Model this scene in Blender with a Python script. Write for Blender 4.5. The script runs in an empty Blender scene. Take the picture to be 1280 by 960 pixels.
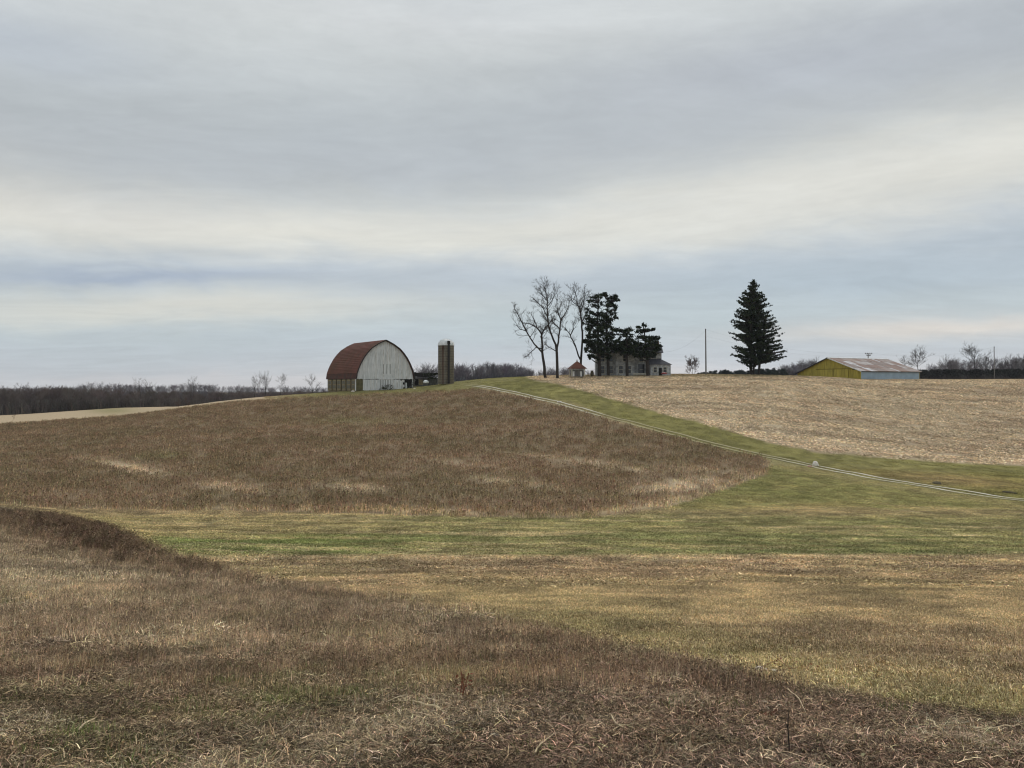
import bpy, math, random
import numpy as np
from mathutils import Vector, Matrix
R = math.radians
S = bpy.context.scene
F = 931.0            # focal length of the photograph in its own pixels (1280 wide)
# ------------------------------------------------------------------ camera, exposure
cd = bpy.data.cameras.new('camera'); cam = bpy.data.objects.new('camera', cd)
S.collection.objects.link(cam); S.camera = cam
cd.sensor_width = 36; cd.lens = 36 * F / 1280; cd.clip_start = .1; cd.clip_end = 20000
cam.location = (0, 0, 0); cam.rotation_euler = (R(90), 0, 0)
S.view_settings.view_transform = 'Standard'; S.view_settings.look = 'None'
S.view_settings.gamma = 1; S.view_settings.exposure = 0
S.cycles.use_denoising = True; S.cycles.filter_width = 1.15
S.cycles.max_bounces = 5; S.cycles.diffuse_bounces = 3; S.cycles.transparent_max_bounces = 8

def lin(c):
    c = c / 255.0
    return c / 12.92 if c <= .04045 else ((c + .055) / 1.055) ** 2.4
def L3(r, g, b): return (lin(r), lin(g), lin(b))
K = 0.56             # ground radiance per unit of albedo under this sky
def A(r, g, b): return tuple(min(.85, lin(v) / K) for v in (r, g, b))

# ------------------------------------------------------------------ world: Nishita sky behind layered cloud
W = bpy.data.worlds.new('World'); S.world = W; W.use_nodes = True
nt = W.node_tree; nt.nodes.clear()
SUN_EL, SUN_ROT = R(50), R(25)
def N(t, **kw):
    n = nt.nodes.new(t)
    for k, v in kw.items(): setattr(n, k, v)
    return n
def lk(a, b): nt.links.new(a, b)
def M(op, a, b=None, c=None, clamp=False):
    n = N('ShaderNodeMath', operation=op, use_clamp=clamp)
    for i, v in enumerate((a, b, c)):
        if v is None: continue
        if isinstance(v, (int, float)): n.inputs[i].default_value = v
        else: lk(v, n.inputs[i])
    return n.outputs[0]
def build_world():
    tc = N('ShaderNodeTexCoord'); sp = N('ShaderNodeSeparateXYZ'); lk(tc.outputs['Generated'], sp.inputs[0])
    x, y, z = sp.outputs
    az = M('MULTIPLY', M('ARCTAN2', x, y), 57.2958)
    el = M('MULTIPLY', M('ARCSINE', z), 57.2958)
    # cloud sheet coordinates: the plane overhead, foreshortened to the horizon
    zz = M('ADD', M('MAXIMUM', z, 0.0), .09)
    cv = N('ShaderNodeCombineXYZ'); lk(M('DIVIDE', x, zz), cv.inputs[0]); lk(M('DIVIDE', y, zz), cv.inputs[1])
    def noise(vec, scale, detail, rough, sx=1, sy=1, off=0, dist=0):
        mp = N('ShaderNodeMapping'); mp.inputs['Scale'].default_value = (sx, sy, 1); mp.inputs['Location'].default_value = (off, off*.7, off)
        lk(vec, mp.inputs[0])
        n = N('ShaderNodeTexNoise'); n.inputs['Scale'].default_value = scale; n.inputs['Detail'].default_value = detail
        n.inputs['Roughness'].default_value = rough; n.inputs['Distortion'].default_value = dist; lk(mp.outputs[0], n.inputs['Vector'])
        return M('SUBTRACT', n.outputs['Fac'], .5)
    n1 = noise(cv.outputs[0], .55, 5, .55, .5, 1, 3.1, .4)
    n2 = noise(cv.outputs[0], 1.9, 9, .68, .5, 1, 9.7, .9)
    ae = N('ShaderNodeCombineXYZ'); lk(az, ae.inputs[0]); lk(el, ae.inputs[1])
    n3 = noise(ae.outputs[0], .09, 5, .55, .35, 1.0, 1.3, .3)     # long streaks, degrees
    n4 = noise(ae.outputs[0], .5, 5, .6, .3, 1.0, 5.5, .5)
    n6 = noise(ae.outputs[0], 1.1, 7, .7, .22, 1.0, 7.7, .8)
    # bands tilt up to the right higher in the sky
    hi = M('SMOOTH_MIN', M('MAXIMUM', M('DIVIDE', M('SUBTRACT', el, 6.5), 8.0), 0.0), 1.0, .2)
    azc = M('MAXIMUM', M('MINIMUM', az, 60.0), -60.0)
    tilt = M('MULTIPLY', M('MULTIPLY', azc, .075), hi)
    e = M('SUBTRACT', el, tilt)
    e = M('ADD', e, M('MULTIPLY', n3, 5.0)); e = M('ADD', e, M('MULTIPLY', n4, 2.2)); e = M('ADD', e, M('MULTIPLY', M('MULTIPLY', n1, 3.0), hi))
    rp = N('ShaderNodeValToRGB'); cr = rp.color_ramp; cr.interpolation = 'B_SPLINE'
    lk(M('DIVIDE', e, 60.0, clamp=True), rp.inputs[0])
    stops = [(0.0, (204, 203, 205)), (1.0, (189, 195, 202)), (3.0, (179, 189, 197)), (4.8, (183, 193, 197)), (6.2, (188, 196, 199)),
             (7.6, (177, 185, 192)), (9.0, (181, 190, 198)), (10.8, (213, 212, 203)), (12.6, (213, 212, 204)), (14.5, (188, 192, 191)),
             (17, (175, 180, 184)), (20, (175, 181, 184)), (23, (191, 196, 197)), (27, (201, 205, 205)), (34, (195, 199, 201)), (58, (190, 194, 197))]
    while len(cr.elements) < len(stops): cr.elements.new(.5)
    for i, (a, c) in enumerate(stops):
        cr.elements[i].position = a / 60; cr.elements[i].color = (*L3(*c), 1)
    col = rp.outputs[0]
    def blob(col, caz, cel, saz, sel, rgb, amt, slope=0.0):
        dx = M('DIVIDE', M('SUBTRACT', az, caz), saz)
        ee = M('SUBTRACT', M('ADD', el, M('ADD', M('MULTIPLY', n3, 4.0), M('MULTIPLY', n4, 1.6))), cel)
        dy = M('DIVIDE', M('SUBTRACT', ee, M('MULTIPLY', M('SUBTRACT', az, caz), slope)), sel)
        g = M('EXPONENT', M('MULTIPLY', M('ADD', M('MULTIPLY', dx, dx), M('MULTIPLY', dy, dy)), -1.0))
        mx = N('ShaderNodeMix', data_type='RGBA'); lk(M('MULTIPLY', g, amt), mx.inputs[0]); lk(col, mx.inputs[6])
        mx.inputs[7].default_value = (*L3(*rgb), 1)
        return mx.outputs[2]
    for b in BLOBS: col = blob(col, *b)
    # fine cloud texture
    f = M('ADD', 1.13, M('ADD', M('ADD', M('MULTIPLY', n6, .15), M('MULTIPLY', n2, .4)), M('ADD', M('MULTIPLY', n1, .14), M('MULTIPLY', n4, .12))))
    vm = N('ShaderNodeVectorMath', operation='SCALE'); lk(col, vm.inputs[0]); lk(f, vm.inputs[3])
    sky = N('ShaderNodeTexSky', sky_type='NISHITA', sun_disc=False, sun_elevation=SUN_EL, sun_rotation=SUN_ROT)
    sc = N('ShaderNodeVectorMath', operation='SCALE'); lk(sky.outputs[0], sc.inputs[0]); sc.inputs[3].default_value = .08
    mx = N('ShaderNodeMix', data_type='RGBA'); lk(sc.outputs[0], mx.inputs[6]); lk(vm.outputs[0], mx.inputs[7])
    lk(M('SUBTRACT', .93, M('MULTIPLY', n3, .25)), mx.inputs[0])
    bg = N('ShaderNodeBackground'); lk(mx.outputs[2], bg.inputs[0]); bg.inputs[1].default_value = 1.0
    out = N('ShaderNodeOutputWorld'); lk(bg.outputs[0], out.inputs[0])
# (azimuth, elevation, spread, spread, colour, amount, slope): single clouds of the layer
BLOBS = [(-27, 7.5, 9, .55, (156, 168, 186), .8, .03),
         (-24, 5.5, 18, 1.0, (209, 208, 200), .85, .03),
         (24, 7.4, 18, 2.2, (168, 181, 191), .8, .0),
         (30, 3.5, 12, .9, (211, 206, 200), .95, .01),
         (8, 5.0, 14, 1.6, (180, 192, 198), .6, .0),
         (24, 13.5, 15, 2.6, (211, 211, 205), .75, .06),
         (-29, 11.6, 9, 1.8, (211, 209, 203), .5, .0),
         (20, 22, 16, 2.5, (173, 178, 186), .6, .05),
         (-5, 25.5, 14, 1.5, (205, 208, 209), .6, -.02),
         (-34, 21, 8, 2.0, (172, 180, 190), .6, .0),
         (6, .4, 40, .7, (212, 208, 208), .5, .0)]
build_world()
sd = bpy.data.lights.new('sun', 'SUN'); sd.energy = 1.2; sd.angle = R(14); sd.color = (1, .96, .9)
sun = bpy.data.objects.new('sun', sd); S.collection.objects.link(sun)
sdir = Vector((math.sin(SUN_ROT) * math.cos(SUN_EL), math.cos(SUN_ROT) * math.cos(SUN_EL), math.sin(SUN_EL)))
sun.rotation_euler = sdir.to_track_quat('Z', 'Y').to_euler(); sun.location = (0, 0, 60)

# ------------------------------------------------------------------ numpy helpers
def smooth(a, b, x):
    t = np.clip((x - a) / (b - a + 1e-12), 0, 1); return t * t * (3 - 2 * t)
def vnoise(x, y, seed=0):
    xi = np.floor(x).astype(np.int64); yi = np.floor(y).astype(np.int64); xf = x - xi; yf = y - yi
    def h(a, b):
        n = (a * 374761393 + b * 668265263 + seed * 974634777) & 0xffffffff
        n = ((n ^ (n >> 13)) * 1274126177) & 0xffffffff
        return ((n ^ (n >> 16)) & 0xffff) / 65535.0
    u = xf * xf * (3 - 2 * xf); v = yf * yf * (3 - 2 * yf)
    return (h(xi, yi) * (1-u) + h(xi+1, yi) * u) * (1-v) + (h(xi, yi+1) * (1-u) + h(xi+1, yi+1) * u) * v
def fbm(x, y, o=4, seed=0):
    s = 0; a = .5; t = 0
    for i in range(o):
        s = s + a * vnoise(x, y, seed + i * 17); t += a; a *= .5; x = x * 2.03 + 5.1; y = y * 2.03 + 1.7
    return s / t

# ------------------------------------------------------------------ terrain as heights
ST = [0, 1.5, 3.6, 4.8, 6.3, 9.5, 16, 24, 32, 44, 56, 75, 100, 130, 160, 180, 200, 230, 300, 400, 600, 1500, 6000]
COLS = {
 -300: [960,905,862,808,748,705,668,645,630,602,578,556,540,534,531,528,523,519,512,500,488],
 0:    [960,905,860,800,735,692,662,644,631,602,575,550,533,527,526,524,521.5,517,510,498,486],
 150:  [960,905,858,798,738,706,678,657,641,605,573,545,526,519,517,515,512.5,508,503,494,486],
 320:  [960,903,855,797,741,712,686,660,641,606,570,539,512,500,497,499,504,508,502,493,486],
 440:  [960,902,853,796,742,713,688,661,641,605,567,533,505,490,489,492,499,505,500,492,486],
 520:  [960,901,852,795,742,713,689,662,641,605,566,530,502,488,483,485,493,500,497,490,485],
 600:  [960,900,850,795,742,713,690,662,641,605,565,526,495,480,475,474,478,484,484,484,484],
 700:  [960,900,850,795,742,713,690,662,641,605,563,520,490,475.5,470.5,470,476,482,482,483,484],
 800:  [960,900,850,795,742,713,690,662,641,605,563,519,488,473.5,468.7,469.2,476,480,481,482,483],
 960:  [960,901,851,796,742,713,691,663,641,607,566,523,490,475,469.8,470.3,476,480,481,482,483],
 1120: [960,903,853,798,744,714,692,664,641,609,576,541,508,490,476.5,474.5,477,479,480,482,483],
 1280: [960,905,855,800,745,715,692,665,641,612,583,552,516,494,479,474.8,476,478,480,482,483],
 1600: [960,905,856,802,747,717,694,667,645,618,590,560,526,502,486,478,478,479,480,482,483]}
def pchip(x, y, xs):
    x = np.array(x, float); y = np.array(y, float); h = np.diff(x); d = np.diff(y) / h
    m = np.zeros_like(y); m[0] = d[0]; m[-1] = d[-1]
    for i in range(1, len(y) - 1):
        m[i] = (d[i-1] * h[i] + d[i] * h[i-1]) / (h[i-1] + h[i])
    i = np.clip(np.searchsorted(x, xs) - 1, 0, len(h) - 1); t = (xs - x[i]) / h[i]; t2 = t*t; t3 = t2*t
    return (2*t3-3*t2+1)*y[i] + (t3-2*t2+t)*h[i]*m[i] + (-2*t3+3*t2)*y[i+1] + (t3-t2)*h[i]*m[i+1]
DL = np.linspace(0, math.log(6001.0), 900); DG = np.exp(DL) - 1     # log(1+d)
CP = sorted(COLS); PG = np.linspace(-300, 1600, 381)
tabz = []
for c in CP:
    ys = COLS[c]; zz = [-1.5, -1.62] + [-(y - 480) / F * d for y, d in zip(ys, ST[2:])]
    tabz.append(pchip(ST, zz, DG))
tabz = np.array(tabz)
TAB = np.array([pchip(CP, tabz[:, k], PG) for k in range(len(DG))]).T   # [px, d]
TAB = np.ascontiguousarray(TAB)
def pix_x(X, Y):
    th = np.arctan2(X, Y); th = np.clip(th, R(-45), R(45)); return 640 + F * np.tan(th)
def depth(X, Y):
    th = np.arctan2(X, Y); r = np.hypot(X, Y); return r * np.cos(np.clip(th, R(-45), R(45)))
def gz(X, Y):
    X = np.asarray(X, float); Y = np.asarray(Y, float)
    px = pix_x(X, Y); d = depth(X, Y)
    a = np.clip((px + 300) / 5.0, 0, 379.999); b = np.clip(np.log1p(np.maximum(d, 0)) / DL[1], 0, 898.999)
    i = a.astype(int); j = b.astype(int); u = a - i; v = b - j
    z = (TAB[i, j] * (1-u) + TAB[i+1, j] * u) * (1-v) + (TAB[i, j+1] * (1-u) + TAB[i+1, j+1] * u) * v
    r = np.hypot(X, Y)
    near = smooth(45, 10, r)
    z = z + (fbm(X * 1.1, Y * 1.1, 3, 5) - .5) * .10 * near * smooth(1.0, 4, r)
    z = z + (fbm(X * 5, Y * 5, 2, 6) - .5) * .06 * smooth(16, 9, r)
    z = z + (fbm(X * .22, Y * .22, 3, 9) - .5) * .25 * smooth(8, 40, r) * smooth(400, 150, r)
    return z
def proj(X, Y):
    d = depth(X, Y); return pix_x(X, Y), 480 - F * gz(X, Y) / np.maximum(d, .5)
def G(px, y, dmin=2.0, dmax=260):
    """ground point seen at the photograph's pixel (px, y)"""
    d = np.exp(np.linspace(math.log(dmin), math.log(dmax), 3000)); X = (px - 640) / F * d
    yy = 480 - F * gz(X, d) / d
    k = np.argmax(yy <= y) if (yy <= y).any() else int(np.argmin(yy))
    return Vector((X[k], d[k], float(gz(X[k], d[k]))))
def P(px, y, d): return Vector(((px - 640) / F * d, d, -(y - 480) / F * d))
def on(px, d): X = (px - 640) / F * d; return Vector((X, d, float(gz(X, d))))

# ------------------------------------------------------------------ ground cover zones
def ip(pts, x): return np.interp(x, [p[0] for p in pts], [p[1] for p in pts])
B1 = [(-300, 612), (0, 634), (50, 640), (140, 664), (190, 690), (350, 729), (500, 755), (640, 787), (800, 817), (960, 855), (1120, 886), (1280, 908), (1600, 950)]
B2 = [(-300, 615), (0, 629), (60, 634), (300, 639), (500, 644), (640, 647), (740, 647), (820, 638), (880, 622), (930, 604), (958, 592), (965, 575)]
DRIVE = [(584, 480.8), (600, 483), (640, 490.5), (700, 504), (740, 516), (800, 532), (860, 547), (900, 558), (940, 567), (1018, 583), (1080, 595), (1150, 606.5), (1280, 627), (1600, 676)]
RF = [(662, 474), (680, 476.5), (700, 480), (740, 491), (780, 503), (840, 519), (880, 529), (918, 540), (960, 553), (1020, 565), (1100, 571.5), (1200, 578.5), (1280, 582), (1600, 592)]
SK = [(-300, 531), (0, 528.5), (150, 518.5), (290, 500.5), (400, 493.5), (520, 488), (600, 484)]
def blobm(px, y, cx, cy, sx, sy, sl=0):
    return np.exp(-(((px - cx) / sx) ** 2 + ((y - cy - (px - cx) * sl) / sy) ** 2))
def mix(a, b, t): return a + (np.array(b) - a) * t[:, None]
def zone(X, Y):
    """albedo (N,3) and masks of the ground cover at world points"""
    px, y = proj(X, Y); d = depth(X, Y)
    w = (fbm(X * .35, Y * .35, 4, 21) - .5)
    wy = w * 14 + (fbm(X * 1.7, Y * 1.7, 3, 2) - .5) * 8 * smooth(30, 8, d)
    n1 = fbm(X * .12, Y * .12, 4, 31); n2 = fbm(X * .5, Y * .5, 4, 41); n3 = fbm(X * 2.2, Y * 2.2, 3, 51)
    st = fbm(X * .05 + 3, Y * .28, 4, 61)                       # streaks across the view
    c = np.tile(np.array(A(127, 112, 84)), (len(X), 1))
    # mown grass: tan with green swale
    c = mix(c, A(108, 100, 68), smooth(.52, .68, n2) * .3)
    c = mix(c, A(113, 95, 77), smooth(.42, .62, n1) * .5 * smooth(694, 700, y))
    c = mix(c, A(129, 121, 80), smooth(85, 20, ip(B1, px) - y) * smooth(480, 760, px) * (.6 + .4 * smooth(.4, .6, n3)) * .65)
    c = mix(c, A(98, 100, 58), smooth(50, 10, ip(B1, px) - y) * smooth(.54, .66, fbm(X * 3, Y * 3, 3, 18)) * .3)
    gl = smooth(638, 650, y + wy * .4) * smooth(696, 691, y + wy * .12)
    st2 = fbm(X * .07 + 3, Y * 1.1, 4, 62)
    c = mix(c, A(116, 107, 71), gl * .9)
    gb = gl * smooth(330, 640, px); c = mix(c, A(108, 104, 66), gb * .9)
    g2 = smooth(664, 674, y + wy * .3) * gl * smooth(170, 220, px) * smooth(680, 460, px)
    c = mix(c, A(89, 99, 50), g2 * smooth(.36, .52, st2) * .9)
    c = mix(c, A(95, 98, 58), gb * smooth(.42, .6, st2 + (n2 - .5) * .4) * (.5 + .5 * smooth(664, 676, y)) * .95)
    c = mix(c, A(143, 129, 97), gl * smooth(.54, .68, fbm(X * .1 + 20, Y * 1.4, 4, 63)) * .7)
    c = mix(c, A(146, 130, 102), np.exp(-((y + w * 5 - 696) / 2.6) ** 2) * smooth(250, 330, px) * .5)
    nf = smooth(34, 14, d); n5 = fbm(X * 1.3 + 9, Y * .8, 4, 15) * (1 - nf) + fbm(X * 4.5 + 9, Y * 3, 4, 16) * nf
    c = mix(c, A(146, 132, 98), smooth(.54, .72, n5) * .5 * (1 - .75 * gl))
    c = c * (1 - smooth(.46, .3, n5) * .3 * (1 - .5 * gl))[:, None]
    c = c * (1 + (fbm(X * .1, Y * 2.4, 3, 23) - .5) * .7 * smooth(13, 20, d))[:, None]
    # grass either side of the drive
    fr = smooth(645, 632, y + wy * .5) * smooth(760, 860, px)
    gcol = np.tile(np.array(A(106, 104, 62)), (len(X), 1))
    gcol = mix(gcol, A(134, 119, 84), blobm(px, y, 1090, 641, 170, 13, .03) * smooth(.35, .6, n2 + .1) * .9)
    gcol = mix(gcol, A(97, 97, 54), blobm(px, y, 980, 616, 90, 8, .17) * .7)
    gcol = mix(gcol, A(124, 114, 72), smooth(.5, .7, n2) * .4)
    dy = ip(DRIVE, px)
    ab = smooth(dy + 3, dy - 3, y) * smooth(575, 590, px)      # above the drive
    c = c * (1 - fr)[:, None] + gcol * fr[:, None]
    acol = np.tile(np.array(A(98, 95, 50)), (len(X), 1))
    acol = mix(acol, A(110, 106, 58), smooth(.45, .7, n1 + (n2 - .5) * .4) * .8)
    acol = mix(acol, A(128, 112, 78), blobm(px, y, 1190, 600, 110, 8, .08) * .8)
    acol = mix(acol, A(122, 108, 80), blobm(px, y, 720, 507, 26, 3, .3) * .5)
    c = c * (1 - ab)[:, None] + acol * ab[:, None]
    c = c * (.8 + .4 * smooth(.3, .7, fbm(X * .7, Y * .7, 3, 19)))[:, None]
    # pale verge on the near side of the drive
    vg = np.exp(-((y - dy - 6) / 5) ** 2) * smooth(850, 960, px)
    c = mix(c, A(128, 117, 84), vg * .5)
    # brown weed field
    db = np.where(px < 590, ip(SK, px) , dy + 1.5)
    br = smooth(db + 1.0, db + 3.0, y + w * 2) * smooth(ip(B2, px) + 2, ip(B2, px) - 2, y + wy * .35) * smooth(966, 958, px) * (y > 440)
    bcol = np.tile(np.array(A(103, 89, 70)), (len(X), 1))
    bcol = mix(bcol, A(94, 84, 63), smooth(.45, .65, n1) * .6)
    bcol = mix(bcol, A(111, 94, 75), smooth(.5, .7, st) * .6)
    pale = np.zeros(len(X))
    for cx, cy, sx, sy, sl, am in ((165, 585, 40, 5, .2, 1), (290, 610, 34, 5, .1, .8), (438, 609, 38, 5, .05, .8), (455, 527, 40, 3, .0, .3), (640, 604, 60, 5, .12, .6),
                                   (855, 606, 60, 9, -.12, .9), (835, 627, 35, 5, -.1, .9), (890, 590, 50, 5, .1, .6), (740, 578, 70, 4, .1, .5), (575, 580, 40, 4, .1, .4), (800, 588, 40, 4, .1, .5), (690, 572, 40, 3, .1, .4)):
        pale = np.maximum(pale, blobm(px, y, cx, cy, sx, sy, sl) * am)
    pale = pale * smooth(.36, .66, fbm(X * .9, Y * .35, 4, 43) + .14) * 1.05
    bcol = mix(bcol, A(156, 142, 120), np.clip(pale, 0, 1) * .9)
    bcol = mix(bcol, A(92, 90, 58), blobm(px, y, 205, 570, 26, 5, 0) * .6 + blobm(px, y, 440, 526, 60, 5) * .5)
    bcol = mix(bcol, A(150, 134, 104), np.exp(-((y + w * 3 - ip(B2, px) + 5) / 2.6) ** 2) * smooth(.38, .56, n2) * .7 * smooth(60, 300, px))
    c = c * (1 - br)[:, None] + bcol * br[:, None]
    # grass at the top round the barn and silo
    tp = smooth(db + 4.0, db + .5, y + w * 3) * smooth(330, 400, px) * smooth(608, 596, px) * (d > 120)
    c = mix(c, A(104, 100, 60), tp)
    # pale stubble far left
    pl = ((y < db + 1.0) & (px < 330) & (d > 150)).astype(float)
    c = mix(c, A(150, 134, 110), pl); c = mix(c, A(112, 108, 70), pl * blobm(px, y, 140, 513, 30, 5) * .8)
    # right stubble field
    rf = smooth(ip(RF, px) + 1.5, ip(RF, px) - 1.5, y + w * 3) * smooth(655, 672, px) * (d > 60)
    rcol = np.tile(np.array(A(143, 130, 109)), (len(X), 1))
    rcol = mix(rcol, A(130, 113, 92), smooth(.45, .68, fbm(X * .09, Y * .3, 4, 71)) * .7)
    rcol = mix(rcol, A(158, 142, 120), smooth(14, 0, ip(RF, px) - y) * .55)
    rcol = rcol * (1 + (fbm(X * .05, Y * 1.0, 3, 27) - .5) * .8)[:, None]
    c = c * (1 - rf)[:, None] + rcol * rf[:, None]
    rt = smooth(478, 474, y) * smooth(655, 640, px) * (px > 560)
    c = mix(c, A(112, 108, 66), rt * .7)
    c = mix(c, A(96, 86, 58), smooth(472.5, 469.5, y) * smooth(690, 720, px) * (d > 150) * .7)
    # weedy foreground
    fg = smooth(ip(B1, px) - 4, ip(B1, px) + 4, y + wy * .6) * (d < 60) 
    fcol = np.tile(np.array(A(96, 83, 66)), (len(X), 1))
    fcol = mix(fcol, A(108, 98, 72), smooth(.5, .68, n2) * .6)
    fcol = mix(fcol, A(76, 64, 50), smooth(.5, .7, n3) * .5)
    fcol = mix(fcol, A(105, 94, 79), smooth(835, 790, y) * smooth(700, 560, px) * (.35 + .4 * smooth(.35, .6, n2)))
    fcol = mix(fcol, A(76, 64, 49), smooth(840, 890, y) * .7)
    straw = np.maximum(blobm(px, y, 235, 805, 60, 18), blobm(px, y, 60, 740, 110, 16, .05)) * smooth(.3, .6, n3 + .15)
    straw = np.maximum(straw, .35 * smooth(.58, .7, fbm(X * .9, Y * .9, 4, 77)))
    fcol = mix(fcol, A(133, 121, 99), straw * .75)
    green = np.maximum(blobm(px, y, 385, 878, 90, 14), blobm(px, y, 280, 905, 60, 30) * .6)
    green = np.maximum(green, blobm(px, y, 450, 800, 60, 14) * .5)
    green = np.maximum(green * smooth(.35, .55, n3),   .35 * smooth(.6, .72, fbm(X * 1.1 + 7, Y * 1.1, 4, 83)) * smooth(760, 500, px))
    fcol = mix(fcol, A(84, 82, 52), green * .55)
    dark = np.maximum(blobm(px, y, 92, 670, 115, 22, .22), blobm(px, y, 240, 712, 80, 8, .22) * .35)
    fcol = mix(fcol, A(90, 75, 61), dark)
    rt = smooth(560, 700, px) * smooth(800, 860, y)
    fcol = mix(fcol, A(88, 73, 60), rt * .7)
    fcol = fcol * (.6 + .75 * smooth(.3, .7, fbm(X * 4, Y * 4, 3, 44)))[:, None]
    c = c * (1 - fg)[:, None] + fcol * fg[:, None]
    lum = (c * np.array([.3, .6, .1])).sum(1)[:, None]; c = (lum + (c - lum) * .85) * np.array([1.02, .985, .91])
    return c, dict(px=px, y=y, d=d, fg=fg, br=br * (1 - fg), rf=rf, pl=pl, pale=pale, straw=straw, green=green, dark=dark, top=tp, ab=ab)

# ------------------------------------------------------------------ materials
def material(name, col=None, rough=.9, noise=None, bump=0, metallic=0, attr=None, spec=.3, tint=None, inst=False, noise2=None, vstretch=None):
    """noise=(scale, dark colour or factor, amount)"""
    m = bpy.data.materials.new(name); m.use_nodes = True; t = m.node_tree; ns = t.nodes; ls = t.links
    b = ns['Principled BSDF']; b.inputs['Roughness'].default_value = rough; b.inputs['Metallic'].default_value = metallic
    b.inputs['Specular IOR Level'].default_value = spec
    src = None
    if inst:
        a = ns.new('ShaderNodeAttribute'); a.attribute_type = 'INSTANCER'; a.attribute_name = 'col'; src = a.outputs['Vector']
        g = ns.new('ShaderNodeAttribute'); g.attribute_type = 'GEOMETRY'; g.attribute_name = 'tint'
        v = ns.new('ShaderNodeVectorMath'); v.operation = 'MULTIPLY'; ls.new(src, v.inputs[0]); ls.new(g.outputs['Vector'], v.inputs[1]); src = v.outputs[0]
    elif attr:
        a = ns.new('ShaderNodeAttribute'); a.attribute_name = attr; src = a.outputs['Vector']
    else:
        c = ns.new('ShaderNodeRGB'); c.outputs[0].default_value = (*col, 1); src = c.outputs[0]
    geo = ns.new('ShaderNodeTexCoord')
    for nz in (noise, noise2):
        if not nz: continue
        sc, c2, am = nz[:3]
        mp = ns.new('ShaderNodeMapping'); ls.new(geo.outputs['Object'], mp.inputs[0])
        if len(nz) > 3: mp.inputs['Scale'].default_value = nz[3]
        n = ns.new('ShaderNodeTexNoise'); n.inputs['Scale'].default_value = sc; n.inputs['Detail'].default_value = 6; n.inputs['Roughness'].default_value = .65
        ls.new(mp.outputs[0], n.inputs['Vector'])
        r = ns.new('ShaderNodeMapRange'); r.inputs[1].default_value = .38; r.inputs[2].default_value = .62; r.inputs[4].default_value = am; ls.new(n.outputs['Fac'], r.inputs[0])
        x = ns.new('ShaderNodeMix'); x.data_type = 'RGBA'; ls.new(r.outputs[0], x.inputs[0]); ls.new(src, x.inputs[6])
        if isinstance(c2, (int, float)):
            s = ns.new('ShaderNodeVectorMath'); s.operation = 'SCALE'; s.inputs[3].default_value = c2; ls.new(src, s.inputs[0]); ls.new(s.outputs[0], x.inputs[7])
        else: x.inputs[7].default_value = (*c2, 1)
        src = x.outputs[2]
        if bump and nz is noise:
            bp = ns.new('ShaderNodeBump'); bp.inputs['Strength'].default_value = bump; bp.inputs['Distance'].default_value = .1
            ls.new(n.outputs['Fac'], bp.inputs['Height']); ls.new(bp.outputs[0], b.inputs['Normal'])
    ls.new(src, b.inputs['Base Color'])
    return m

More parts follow.
